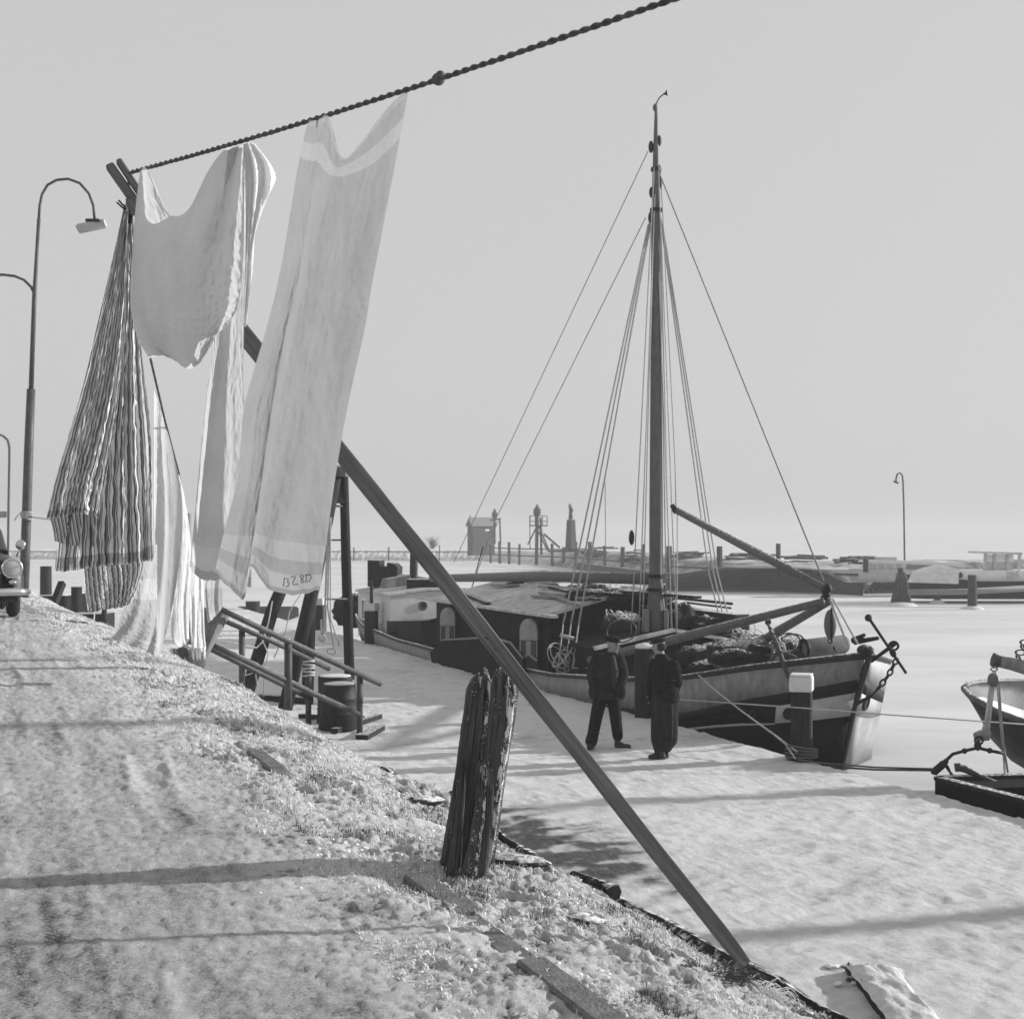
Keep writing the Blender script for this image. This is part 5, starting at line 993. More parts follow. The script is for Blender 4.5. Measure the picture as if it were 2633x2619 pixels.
for a, b2, w_ in ((at(352, 527, 5.46), at(281, 425, 5.5), .040), (at(372, 515, 5.46), at(305, 413, 5.5), .030)):
    m_ = MB(); m_.bar(a, b2, w_*.85, .036, dep); m_.build('fork_prong', mprop, pr, bevel=.006)
for px, py in ((1102, 1412), (1302, 1688), (1304, 1716)):
    f = (py-486)/(2478-486); c = head.lerp(foot, f)+Vector((0, -.0212, 0)); m_ = MB(); m_.lathe(c, [(.0065, 0), (.006, .0012)], 10, (0, -1, 0), 1, 1.5); m_.build('knot_mark', M['wood_dark'], pr)
# --- cloth
def crs(P, n):
    """Catmull-Rom resample along axis 0"""
    m = P.shape[0]; t = np.linspace(0, m-1, n); i_ = np.clip(np.floor(t).astype(int), 0, m-2); f = (t-i_).reshape((-1,)+(1,)*(P.ndim-1))
    p0 = P[np.maximum(i_-1, 0)]; p1 = P[i_]; p2 = P[i_+1]; p3 = P[np.minimum(i_+2, m-1)]
    return .5*((2*p1)+(-p0+p2)*f+(2*p0-5*p1+4*p2-p3)*f*f+(-p0+3*p1-3*p2+p3)*f**3)
def cloth(name, cols, Yf, mat, parent, nu=70, nv=120, fold=(0, 0, 0), seed=0, crinkle=.004, belly=None, hem=0.0, wob=0.0):
    """cols: list of columns (left to right) of photograph points from top to bottom; Yf(u, v) distance; folds push the cloth in depth"""
    P = np.array([[(x, y) for x, y in c] for c in cols], float)
    G_ = crs(crs(P, nu).transpose(1, 0, 2), nv)                    # nv, nu, 2
    u = np.linspace(0, 1, nu)[None, :]; v = np.linspace(0, 1, nv)[:, None]; U = u+0*v; V_ = v+0*u
    Yd = Yf(U, V_)
    a, k, ph = fold
    Yd = Yd + a*(.25+.75*V_)*np.sin(2*np.pi*(k*U + ph*V_ + .45*gnoise(U*3, V_*1.6, seed))) + .5*a*fbm(U*k*1.7, V_*1.5, 3, seed+3) + crinkle*fbm(U*22, V_*30, 3, seed+7)
    if belly is not None: Yd = Yd + belly(U, V_)
    wx = wob*(.3+.7*V_)*(fbm(U*9, V_*16, 3, seed+13)+.6*gnoise(U*25, V_*30, seed+14))*np.sin(np.pi*U)**.4
    jx = hem*gnoise(U*14, V_*0+seed, seed+11)*sstep(.9, 1, V_)
    X = (G_[..., 0]+wx-CX)/F*Yd; Z = (HY-(G_[..., 1]+jx))/F*Yd
    o = mesh_np(name, np.stack([X, Yd, Z], -1).reshape(-1, 3), grid_faces(nv, nu), mat, parent)
    uv = o.data.uv_layers.new(name='UVMap'); li = np.empty(len(o.data.loops), np.int32); o.data.loops.foreach_get('vertex_index', li)
    UV = np.stack([U.ravel(), V_.ravel()], 1)[li]; uv.data.foreach_set('uv', UV.astype(np.float32).ravel())
    o['_g'] = 0; del o['_g']
    return o, G_, Yd
def cloth_mat(name, bands, trans=.45, weave=420, speck=.12, rough=.9):
    """bands: list of (v position, value) constant steps down the cloth"""
    m = bpy.data.materials.new(name); m.use_nodes = True; N = m.node_tree.nodes; L = m.node_tree.links; N.clear()
    out = N.new('ShaderNodeOutputMaterial'); df = N.new('ShaderNodeBsdfDiffuse'); tr = N.new('ShaderNodeBsdfTranslucent'); mx = N.new('ShaderNodeMixShader'); mx.inputs[0].default_value = trans
    L.new(df.outputs[0], mx.inputs[1]); L.new(tr.outputs[0], mx.inputs[2]); L.new(mx.outputs[0], out.inputs[0])
    uv = N.new('ShaderNodeUVMap'); sp = N.new('ShaderNodeSeparateXYZ'); L.new(uv.outputs[0], sp.inputs[0])
    r = N.new('ShaderNodeValToRGB'); r.color_ramp.interpolation = 'CONSTANT'; e = r.color_ramp.elements
    nw = N.new('ShaderNodeTexNoise'); nw.inputs['Scale'].default_value = 12; L.new(uv.outputs[0], nw.inputs['Vector'])
    ma_ = N.new('ShaderNodeMath'); ma_.operation = 'MULTIPLY_ADD'; ma_.inputs[1].default_value = .006; L.new(nw.outputs[0], ma_.inputs[0]); L.new(sp.outputs[1], ma_.inputs[2]); L.new(ma_.outputs[0], r.inputs[0])
    e[0].position = bands[0][0]; e[0].color = (bands[0][1],)*3+(1,); e[1].position = bands[1][0]; e[1].color = (bands[1][1],)*3+(1,)
    for p, v in bands[2:]: k = e.new(p); k.color = (v, v, v, 1)
    tc = N.new('ShaderNodeTexCoord'); n = N.new('ShaderNodeTexNoise'); n.inputs['Scale'].default_value = weave; n.inputs['Detail'].default_value = 3; L.new(tc.outputs['Object'], n.inputs['Vector'])
    n2 = N.new('ShaderNodeTexNoise'); n2.inputs['Scale'].default_value = 7; n2.inputs['Detail'].default_value = 5; L.new(tc.outputs['Object'], n2.inputs['Vector'])
    a = N.new('ShaderNodeMapRange'); a.inputs['From Min'].default_value = .3; a.inputs['From Max'].default_value = .7; a.inputs['To Min'].default_value = 1-speck; a.inputs['To Max'].default_value = 1+speck*.6; L.new(n.outputs[0], a.inputs[0])
    a2 = N.new('ShaderNodeMapRange'); a2.inputs['From Min'].default_value = .3; a2.inputs['From Max'].default_value = .7; a2.inputs['To Min'].default_value = .93; a2.inputs['To Max'].default_value = 1.04; L.new(n2.outputs[0], a2.inputs[0])
    m1 = N.new('ShaderNodeMath'); m1.operation = 'MULTIPLY'; L.new(a.outputs[0], m1.inputs[0]); L.new(a2.outputs[0], m1.inputs[1])
    m2 = N.new('ShaderNodeMath'); m2.operation = 'MULTIPLY'; L.new(r.outputs[0], m2.inputs[0]); L.new(m1.outputs[0], m2.inputs[1]); m2.use_clamp = True
    L.new(m2.outputs[0], df.inputs[0]); L.new(m2.outputs[0], tr.inputs[0])
    bp = N.new('ShaderNodeBump'); bp.inputs['Strength'].default_value = .25; bp.inputs['Distance'].default_value = .003; L.new(n.outputs[0], bp.inputs['Height']); L.new(bp.outputs[0], df.inputs['Normal'])
    return m
mA = cloth_mat('linen towel', [(0, .46), (.03, .41), (.085, .50), (.125, .40), (.875, .47), (.912, .37), (.943, .46), (.984, .32)], .36, speck=.2)
mB_ = cloth_mat('cotton undershirt', [(0, .62), (.985, .68)], .42, speck=.10)
mC = cloth_mat('long white cotton', [(0, .60), (.92, .66), (.972, .48)], .55, speck=.06)
mSl = cloth_mat('bleached sleeve', [(0, .78), (.97, .7)], .55, speck=.05)
mE = cloth_mat('white sheet', [(0, .66), (.97, .6)], .40, speck=.05)
mE2 = cloth_mat('banded white sheet', [(0, .48), (.25, .56), (.4, .46), (.8, .54)], .35, speck=.05)
GL = 'laundry on the clothes line'
tA = thing('towel', rope_at(920), 'long pale towel with woven bands and stitched number, largest cloth on the line', 'towel', GL)
colsA = [[(793, 307), (766, 430), (722, 690), (683, 850), (628, 1047), (612, 1221), (578, 1360), (552, 1470)],
         [(815, 310), (790, 440), (750, 690), (708, 850), (662, 1047), (642, 1221), (615, 1360), (592, 1512)],
         [(845, 300), (812, 445), (772, 690), (735, 850), (700, 1047), (675, 1221), (655, 1360), (628, 1538)],
         [(880, 405), (845, 470), (790, 690), (755, 850), (718, 1047), (690, 1221), (662, 1360), (643, 1456)],
         [(930, 365), (895, 470), (840, 700), (805, 860), (765, 1050), (735, 1221), (708, 1370), (690, 1512)],
         [(990, 285), (955, 450), (890, 710), (860, 865), (830, 1050), (800, 1230), (775, 1380), (755, 1528)],
         [(1052, 224), (1022, 390), (957, 730), (937, 850), (893, 1050), (862, 1230), (840, 1390), (822, 1518)]]
prof = np.array([0, -.022, .022, -.018, 0, -.008, 0])
YA = lambda U, V: 4.49+(4.10-4.49)*U + .05*V + np.interp(U, np.linspace(0, 1, 7), prof)*(.35+.65*sstep(0, .5, V))
oA, gA, yA = cloth('cloth', colsA, YA, mA, tA, 130, 220, (.007, 2.5, .3), 1, .0045, hem=5)
# stitched number near the lower hem
def surf(px, py):
    d = (gA[..., 0]-px)**2+(gA[..., 1]-py)**2; i_, j = np.unravel_index(np.argmin(d), d.shape); return float(yA[i_, j])
K = .3106
for ch in ([(906, 272), (897, 345)], [(918, 280), (938, 284), (930, 308), (946, 322), (938, 342), (918, 348)], [(960, 272), (984, 258), (996, 270), (974, 312), (980, 332), (1018, 326)],
           [(1036, 262), (1055, 250), (1066, 264), (1052, 284), (1066, 300), (1052, 318), (1040, 302), (1048, 284), (1036, 262)], [(1080, 252), (1118, 247), (1128, 268), (1112, 300), (1076, 309), (1090, 278), (1080, 252)]):
    b = MB(); P = []
    for x, y in ch: px, py = 450+x*K, 1400+y*K; P.append(at(px, py, surf(px, py)-.004))
    b.tube(P, .0013, 5); b.build('stitched_digit', M['iron_plain'], oA, smooth='all')
tC = thing('long_cloth', rope_at(610), 'long narrow white cloth hanging behind the undershirt, left of the towel', 'cloth', GL)
colsC = [[(586, 388), (562, 650), (550, 860), (533, 1000), (517, 1150), (503, 1300), (488, 1458)], [(598, 380), (584, 650), (572, 860), (556, 1000), (543, 1150), (530, 1300), (520, 1490)],
         [(612, 376), (605, 650), (595, 860), (588, 1000), (585, 1150), (580, 1300), (575, 1490)], [(630, 370), (629, 650), (627, 860), (626, 1000), (640, 1120), (646, 1300), (646, 1510)]]
cloth('cloth', colsC, lambda U, V: 4.86+.16*np.minimum(1, V*4)+.02*np.cos(3*np.pi*U)*V, mC, tC, 70, 160, (.005, 2.0, .2), 5, .004, hem=6)
tB = thing('undershirt', rope_at(480), 'white sleeveless undershirt hanging by its straps from the line beside the prop', 'undershirt', GL)
colsB = [[(360, 440), (347, 550), (338, 680), (336, 790), (355, 870), (384, 922)], [(380, 437), (374, 560), (368, 680), (370, 800), (388, 880), (412, 914)], [(430, 545), (422, 610), (412, 700), (414, 810), (430, 890), (446, 925)],
         [(482, 541), (470, 620), (460, 710), (458, 820), (465, 900), (476, 946)], [(535, 440), (520, 580), (505, 700), (500, 820), (500, 900), (500, 944)], [(580, 382), (563, 560), (548, 700), (540, 820), (532, 885), (526, 918)],
         [(612, 374), (600, 560), (587, 700), (575, 800), (560, 850), (550, 872)], [(629, 371), (628, 560), (624, 700), (610, 790), (580, 840), (553, 864)]]
YB = lambda U, V: 5.38+(4.80-5.38)*U
cloth('front', colsB, YB, mB_, tB, 120, 140, (.022, 2.6, .4), 9, .012, belly=lambda U, V: -.13*np.sin(np.pi*U)*np.sin(np.pi*np.clip(V*.9+.08, 0, 1)), hem=3)
colsB2 = [[(x+4, y+6) if j == 0 else (x+2, y-4) for j, (x, y) in enumerate(c)] for c in colsB]
cloth('back', colsB2, lambda U, V: YB(U, V)+.03+.09*np.sin(np.pi*U)*np.sin(np.pi*np.clip(V*.9+.08, 0, 1)), mB_, tB, 60, 70, (.01, 2, .3), 10, .004)
colsS = [[(628, 372), (628, 450), (629, 520), (630, 640), (628, 760), (627, 840)], [(636, 368), (650, 430), (652, 500), (640, 640), (633, 760), (629, 840)], [(648, 366), (682, 425), (680, 505), (648, 640), (641, 760), (631, 840)], [(656, 370), (699, 428), (707, 470), (662, 555), (649, 700), (634, 835)]]
cloth('sleeve', colsS, lambda U, V: 4.76+.06*np.cos(5*np.pi*U)*(1-.5*V), mSl, tB, 60, 90, (.010, 3, .5), 12, .012, hem=2)
# striped bedding
def stripe_mat():
    m = cloth_mat('striped cotton', [(0, 1.0), (.955, .62), (.99, .9)], .30, speck=.08); N = m.node_tree.nodes; L = m.node_tree.links
    uv = [n for n in N if n.type == 'UVMAP'][0]; sp = [n for n in N if n.type == 'SEPXYZ'][0]; fin = [n for n in N if n.type == 'MATH' and n.use_clamp][0]
    k = N.new('ShaderNodeMath'); k.operation = 'MULTIPLY'; k.inputs[1].default_value = 13; L.new(sp.outputs[0], k.inputs[0])
    fr_ = N.new('ShaderNodeMath'); fr_.operation = 'FRACT'; L.new(k.outputs[0], fr_.inputs[0])
    r = N.new('ShaderNodeValToRGB'); r.color_ramp.interpolation = 'CONSTANT'; L.new(fr_.outputs[0], r.inputs[0]); e = r.color_ramp.elements
    e[0].position = 0; e[0].color = (.85,)*3+(1,); e[1].position = .34; e[1].color = (.03,)*3+(1,)
    for p, v in ((.44, .24), (.62, .04), (.68, .66), (.84, .07), (.90, .5)): q_ = e.new(p); q_.color = (v, v, v, 1)
    mu = N.new('ShaderNodeMath'); mu.operation = 'MULTIPLY'; L.new(fin.outputs[0], mu.inputs[0]); L.new(r.outputs[0], mu.inputs[1])
    for n in N:
        if n.type in ('BSDF_DIFFUSE', 'BSDF_TRANSLUCENT'):
            L.new(mu.outputs[0], n.inputs[0])
    return m
mD = stripe_mat()
tD = thing('striped_bedding', at(327, 515, 5.85), 'striped dark and white bed cover bunched on the line and spreading downwards', 'bed cover', GL)
mainD = [[(321, 530), (290, 690), (255, 850), (226, 1000), (188, 1150), (160, 1300), (140, 1468)], [(324, 525), (300, 690), (274, 850), (250, 1000), (222, 1150), (203, 1300), (192, 1466)], [(327, 522), (311, 690), (296, 850), (278, 1000), (260, 1150), (249, 1300), (246, 1456)],
         [(330, 520), (325, 690), (318, 850), (311, 1000), (302, 1150), (299, 1300), (300, 1452)], [(334, 522), (338, 690), (339, 850), (340, 1000), (343, 1150), (347, 1300), (352, 1448)], [(340, 530), (352, 690), (360, 850), (371, 960), (387, 1100), (393, 1250), (396, 1440)]]
cloth('main_sheet', mainD, lambda U, V: 6.02-.10*np.sin(np.pi*U)*V, mD, tD, 150, 170, (.030, 5.5, .25), 21, .016, hem=4, wob=6)
layT = [[(320, 526), (286, 680), (251, 830), (216, 980), (173, 1130), (141, 1240), (119, 1333)], [(323, 525), (298, 700), (268, 850), (240, 1000), (204, 1140), (180, 1240), (166, 1327)], [(326, 530), (311, 720), (294, 870), (273, 1010), (243, 1150), (217, 1250), (206, 1318)], [(330, 545), (324, 740), (316, 900), (303, 1040), (281, 1180), (264, 1270), (254, 1334)]]
cloth('upper_fold', layT, lambda U, V: 5.86-.05*np.sin(np.pi*U)*V, mD, tD, 110, 150, (.024, 3.5, .3), 23, .016, hem=3, wob=5.5)
layL = [[(212, 1425), (215, 1470), (220, 1530), (227, 1574)], [(258, 1425), (262, 1470), (268, 1530), (272, 1566)], [(308, 1425), (318, 1470), (318, 1520), (312, 1560)], [(370, 1425), (368, 1460), (352, 1510), (341, 1548)]]
cloth('lower_fold', layL, lambda U, V: 6.12+.05*V, mD, tD, 80, 60, (.035, 3.5, .4), 25, .012, hem=3, wob=5)
layI = [[(128, 1330), (136, 1360), (140, 1390)], [(165, 1325), (172, 1370), (176, 1400)], [(205, 1318), (214, 1376), (220, 1404)], [(256, 1330), (262, 1380), (262, 1400)]]
cloth('inner_fold', layI, lambda U, V: 5.96+0*U, mD, tD, 60, 30, (.02, 3.0, .2), 27, .008)
G5 = 'wooden clothes pegs'
for k, (a, b2, lab) in enumerate((((303, 518, 5.82), (323, 538, 5.82), 'split wooden peg pinching the striped bed cover left of its tip'), ((338, 540, 5.80), (334, 575, 5.80), 'wooden peg hanging just right of the striped bed cover tip'), ((832, 300, 4.42), (829, 322, 4.42), 'dark peg holding the left corner of the towel'))):
    t = thing('clothes_peg', at(*b2), lab, 'clothes peg', G5); d2 = (at(*b2)-at(*a)).normalized()
    for sg in (-1, 1): m_ = MB(); o_ = Vector((d2.z, 0, -d2.x))*.006*sg; m_.bar(at(*a)+o_, at(*b2)+o_*.6, .007, .01, (0, 1, 0)); m_.build('peg_leg', M['wood_dark'], t)
# white washing farther down the line
def simple(name, lab, cat, cols, Y, mat, fold=(.04, 2.2, .2), seed=0, nu=40, nv=70, extra=()):
    t = thing(name, at(cols[0][0][0], cols[0][0][1], Y), lab, cat, GL); cloth('cloth', cols, lambda U, V: Y+.25*U, mat, t, nu, nv, fold, seed, .01, hem=4); return t
simple('bed_sheet', 'bright white sheet hanging directly behind the striped bed cover', 'sheet', [[(396, 1000), (396, 1150), (396, 1300), (398, 1480), (402, 1685)], [(412, 1050), (418, 1180), (422, 1310), (424, 1480), (414, 1668)], [(428, 1100), (440, 1210), (446, 1330), (446, 1460), (432, 1610)], [(446, 1165), (466, 1260), (470, 1350), (464, 1430), (448, 1540)]], 9.6, mE, (.035, 1.7, .35), 31)
simple('folded_sheet', 'pale banded cloth hanging low beneath the striped bed cover', 'sheet', [[(350, 1400), (334, 1510), (304, 1600), (284, 1640)], [(372, 1400), (355, 1520), (336, 1612), (320, 1656)], [(392, 1400), (384, 1520), (376, 1620), (366, 1668)], [(404, 1400), (404, 1520), (404, 1620), (402, 1690)]], 9.3, mE2, (.02, 1.3, .3), 33)
simple('work_shirt', 'white shirt hanging farther down the line between sheet and towel', 'shirt', [[(458, 1210), (452, 1380), (444, 1540), (440, 1630), (458, 1664)], [(466, 1240), (466, 1390), (458, 1540), (466, 1640), (468, 1662)], [(474, 1275), (482, 1400), (474, 1540), (476, 1640), (484, 1648)], [(482, 1320), (492, 1420), (488, 1550), (486, 1630), (488, 1640)]], 12.5, mE, (.03, 1.6, .4), 35)
tg = simple('long_sleeve', 'white sleeve with dangling cuff ends at the far end of the line', 'garment', [[(484, 1440), (488, 1540), (490, 1620), (493, 1672)], [(498, 1420), (500, 1540), (502, 1620), (505, 1680)], [(512, 1430), (513, 1540), (514, 1620), (517, 1676)], [(524, 1470), (524, 1540), (526, 1620), (530, 1668)]], 14.0, mE, (.03, 2, .2), 37)
for x in (496, 506, 513, 524): m_ = MB(); m_.tube([at(x, 1664, 14.05), at(x+1, 1684, 14.05), at(x+2, 1696, 14.05)], [.016, .014, .006], 6); m_.build('cuff_end', M['white'], tg, smooth='all')
simple('grey_garment', 'grey white garment seen between sleeve and towel hem', 'garment', [[(524, 1440), (526, 1500), (530, 1560), (535, 1600)], [(545, 1440), (548, 1500), (548, 1560), (548, 1590)], [(565, 1440), (572, 1500), (572, 1545), (570, 1565)]], 15.0, mE2, (.03, 2, .2), 39)
# --- the split mooring post in front
sb = thing('split_post', gz(1180, 2255, -1.43), 'weathered split double timber post with frost in its cracks leaning in the foreground', 'post')
mpost = grain_mat('old cracked timber', .085, (.11, 0, .99), (.99, 0, -.11), (0, 1, 0), .55, .8)
mice = gmat('frost crust', .74, .9, 30, .1, .5, 120, spec=.1)
def timber_post(name, x0, y0, x1, y1, w0, w1, Y, seed, topcut):
    """one eroded upright: vertical ridges and checks, broken top"""
    n, m = 150, 120; V = []
    b0, b1 = at(x0, y0, Y), at(x1, y1, Y)
    a = np.linspace(0, 2*np.pi, n, endpoint=False)
    rg = .08*np.sin(2*a+seed)+.07*np.sin(5*a+seed*2)+.06*np.sin(11*a+seed*3)+.04*np.sin(23*a+seed)
    ck = np.zeros(n); rn = random.Random(seed)
    CA = [rn.random()*2*np.pi for _ in range(11)]
    for c in CA: dd = np.abs((a-c+np.pi) % (2*np.pi)-np.pi); ck -= rn.uniform(.08, .36)*np.exp(-(dd/rn.uniform(.02, .06))**2)
    for i_ in range(m):
        f = i_/(m-1); c = b0.lerp(b1, f); w_ = (w0+(w1-w0)*f)/F*Y/2
        rr = 1+rg*(1+.5*np.sin(f*5+seed))+ck*(.55+.6*gnoise(a*2, a*0+f*4, seed+5)) + .06*gnoise(a*6, a*0+f*9, seed+7)+.05*gnoise(a*14, a*0+f*5, seed+8)
        sq = 1/np.maximum(np.abs(np.cos(a)), np.abs(np.sin(a)))**.55*.86
        zz = topcut*sstep(.86, 1, f)*(.5+gnoise(a*2.5, a*0+f, seed+9)) if f > .8 else 0*a
        sh_ = 1-.55*max(0, (f-.965)/.035)**2
        for k in range(n): V.append((c.x+w_*rr[k]*sq[k]*math.cos(a[k])*sh_, c.y+w_*rr[k]*sq[k]*math.sin(a[k])*.95*sh_, c.z+float(zz[k] if hasattr(zz, '__len__') else 0)*.06))
    Fq = [(i_*n+k, i_*n+(k+1) % n, (i_+1)*n+(k+1) % n, (i_+1)*n+k) for i_ in range(m-1) for k in range(n)]
    b = MB(); b.add(V, Fq+[tuple((m-1)*n+k for k in range(n))]); return b.build(name, mpost, sb, smooth='all', fix=False), np.array(V).reshape(m, n, 3), (a, CA)
_, VL, aL = timber_post('timber', 1174, 2284, 1233, 1784, 116, 62, 5.78, 3, 1.6)
_, VR, aR = timber_post('timber', 1230, 2270, 1300, 1776, 60, 72, 5.72, 8, 1.6)
timber_post('sliver', 1236, 2272, 1262, 2080, 30, 18, 5.60, 17, 2.5); timber_post('sliver', 1160, 2280, 1190, 2030, 40, 20, 5.64, 19, 2.5)
_, VS, aS = timber_post('timber', 1205, 2276, 1240, 2045, 46, 30, 5.62, 14, 2.2)
fp, fr_r = [], []
rn = np.random.RandomState(4)
for Vx, (ang, CA), N_ in ((VR, aR, 2600), (VL, aL, 2000), (VS, aS, 500)):            # rime on the windward, right-hand edges and in the cracks
    m, n, _ = Vx.shape; i_ = rn.randint(0, m, N_*14); k = rn.randint(0, n, N_*14); th = ang[k]
    crk = np.min(np.abs((th[:, None]-np.array(CA)[None]+np.pi) % (2*np.pi)-np.pi), axis=1)
    edge = np.exp(-(((th+.75+np.pi) % (2*np.pi)-np.pi)/.22)**2)*np.clip(.75+1.2*gnoise(i_*.09, k*.05, 55), 0, 1)
    crack = np.exp(-(crk/.05)**2)*np.clip(.2+1.5*gnoise(i_*.07, np.round(k/12.)*3.3, 57), 0, 1)*(np.cos(th+.6) > -.15)
    topf = sstep(.95, 1, i_/m)*.5
    keep = rn.rand(len(i_)) < np.clip(edge+crack*.9+topf, 0, 1); sel = np.where(keep)[0][:N_]
    fp.append(Vx[i_[sel], k[sel]]); fr_r.append(.0009+.0026*rn.rand(len(sel))**2.5)
fp = np.concatenate(fp); fr_r = np.concatenate(fr_r)
o = crumbs('rime', fp, fr_r, mice, None, None); o.parent = sb; o.data.transform(Matrix.Translation(-sb.location)); o['kind'] = 'stuff'

cv, cf = [], []                                                                    # continuous crust of rime along the windward edges
for Vx, (ang, CA), thr, lo, hi in ((VR, aR, -.05, -1.25, -.62), (VL, aL, .05, -1.0, -.35), (VS, aS, .1, -1.2, -.5)):
    m, n, _ = Vx.shape; cen = Vx.mean(axis=1, keepdims=True); d = Vx-cen; d /= np.linalg.norm(d, axis=2, keepdims=True); W = Vx+d*.0022
    th = (ang+np.pi) % (2*np.pi)-np.pi; ks = np.where((th > lo) & (th < hi))[0]
    for k in ks:
        for i_ in range(m-1):
            e = min(th[k]-lo, hi-th[k])/(hi-lo)
            if gnoise(i_*.11, k*.16, 401)+.6*gnoise(i_*.33, k*.5, 402)+1.2*e-.35 > thr:
                b_ = len(cv); k2 = (k+1) % n; cv += [W[i_, k], W[i_, k2], W[i_+1, k2], W[i_+1, k]]; cf.append((b_, b_+1, b_+2, b_+3))
o = mesh_np('rime_crust', np.array(cv), np.array(cf), mice, sb, smooth=False)
# ------------------------------------------------------------------ two men on the quay
def skinned(mb, name, mat, parent, vox, sm=4):
    o = mb.build(name, mat, parent, smooth='all'); r = o.modifiers.new('remesh', 'REMESH'); r.mode = 'VOXEL'; r.voxel_size = vox; r.use_smooth_shade = True
    s = o.modifiers.new('smooth', 'SMOOTH'); s.factor = .5; s.iterations = sm; return o
def limb(mb, pts, rs, n=14):
    mb.tube(pts, rs, n)
    for p, r in zip(pts, rs): mb.ball(p, r, 12, 8)
def oval(mb, base, secs, n=24):
    """stacked elliptical sections (z, cx, cy, rx, ry)"""
    V = []; 
    for z, cx, cy, rx, ry in secs: V += [base+Vector((cx+rx*math.cos(a), cy+ry*math.sin(a), z)) for a in np.linspace(0, 2*math.pi, n, endpoint=False)]
    m = len(secs); mb.add(V, [(i*n+k, i*n+(k+1) % n, (i+1)*n+(k+1) % n, (i+1)*n+k) for i in range(m-1) for k in range(n)]+[tuple(range(n-1, -1, -1)), tuple((m-1)*n+k for k in range(n))])
def hand(mb, w, d, side, s=1.0):
    """palm and five bent fingers from wrist w pointing along d; side = direction of the thumb"""
    d = Vector(d).normalized(); sd = Vector(side); sd = (sd-d*sd.dot(d)).normalized(); nn = d.cross(sd)
    c = w+d*.045*s; mb.ball(c, (.040*s, .018*s, .05*s), 10, 8, (sd, nn, d))
    for k, (o, L_) in enumerate(((.030, .068), (.010, .078), (-.010, .072), (-.028, .056))):
        a = w+d*.085*s+sd*o*s; L_ *= s; limb(mb, [a, a+d*L_*.5+nn*.008, a+d*L_*.85+nn*.03], [.0095*s, .009*s, .0075*s], 7)
    a = w+d*.03*s+sd*.034*s; limb(mb, [a, a+sd*.025*s+d*.02*s, a+sd*.03*s+d*.05*s+nn*.01], [.012*s, .0105*s, .008*s], 7)
def head(mb, c, fwd, tilt=0):
    f = Vector(fwd).normalized(); r = f.cross(Vector((0, 0, 1))).normalized(); u = r.cross(f); A = (r, f, u); P = lambda x, y, z: c+r*x+f*y+u*z
    mb.ball(P(0, -.012, .025), (.075, .095, .095), 18, 14, A); mb.ball(P(0, .02, -.045), (.060, .072, .075), 14, 10, A); mb.ball(P(0, .065, -.098), (.028, .025, .022), 10, 8, A)
    limb(mb, [P(0, .088, .022), P(0, .108, -.012), P(0, .112, -.022)], [.010, .014, .015], 8)      # nose
    for s in (-1, 1):
        mb.ball(P(s*.076, -.01, -.005), (.012, .022, .034), 8, 8, A); mb.ball(P(s*.036, .062, -.022), (.026, .022, .024), 10, 8, A); mb.ball(P(s*.030, .082, .036), (.022, .012, .008), 8, 6, A)
    mb.ball(P(0, .082, -.058), (.026, .014, .007), 8, 6, A); mb.ball(P(0, .080, -.070), (.022, .014, .007), 8, 6, A)
    return P, A
def cap(base_c, fwd, parent, peak=True, mat='coat2'):
    f = Vector(fwd).normalized(); r = f.cross(Vector((0, 0, 1))).normalized(); u = r.cross(f); A = (r, f, u); P = lambda x, y, z: base_c+r*x+f*y+u*z
    b = MB(); b.ball(P(0, -.01, .095), (.105, .118, .048), 18, 10, A); b.ball(P(0, -.015, .066), (.088, .106, .034), 18, 8, A)
    if peak: b.ball(P(0, .095, .062), (.068, .055, .010), 14, 6, A)
    b.build('cap', M[mat], parent, smooth='all')
def eyes(P, parent, skin_parent):
    b = MB()
    for s in (-1, 1): b.ball(P(s*.030, .083, .018), (.011, .008, .007), 8, 6)
    b.build('eyes', M['iron_plain'], skin_parent, smooth='all')
# --- man on the left: hands in jacket pockets, feet apart, looking to the right
B1 = gz(1562, 1923, ZQ); B1.z = ZQ+.01
m1 = thing('person', B1, 'person in dark open jacket and flat cap, feet apart and hands in pockets, facing right', 'person', 'men talking on the quay')
V1 = lambda x, y, z: B1+Vector((x, y, z))
hc, hf = V1(.085, -.03, 1.565), (.75, -.66, -.12)
bd = MB(); P, A = head(bd, hc, hf); limb(bd, [V1(.03, 0, 1.40), V1(.065, -.015, 1.50)], [.058, .054])
oval(bd, B1, [(.86, 0, 0, .15, .10), (1.1, 0, 0, .15, .10), (1.3, .01, 0, .17, .10), (1.42, .02, 0, .08, .06)], 18)
for s, k, an in ((-1, (-.17, -.01, .48), (-.225, .03, .13)), (1, (.115, -.03, .48), (.158, -.02, .13))): limb(bd, [V1(.085*s, 0, .88), V1(*k), V1(*an)], [.085, .06, .045])
limb(bd, [V1(-.17, .03, 1.36), V1(-.26, .05, 1.12), V1(-.235, -.07, .93)], [.055, .045, .035]); limb(bd, [V1(.19, -.03, 1.36), V1(.27, -.05, 1.12), V1(.215, -.14, .94)], [.055, .045, .035])
hand(bd, V1(-.23, -.08, .92), (.25, -.25, -.9), (.7, -.6, 0)); hand(bd, V1(.213, -.145, .93), (-.15, -.2, -.9), (-.8, -.5, 0))
body = skinned(bd, 'body', M['skin'], m1, .009, 3); eyes(P, m1, body)
jk = MB(); oval(jk, B1, [(.74, -.035, .0, .235, .165), (.80, -.02, 0, .232, .165), (.95, -.005, 0, .205, .15), (1.12, .005, 0, .195, .145), (1.28, .01, 0, .205, .14), (1.37, .015, .0, .185, .12), (1.42, .02, 0, .12, .095), (1.455, .03, 0, .085, .085)], 30)
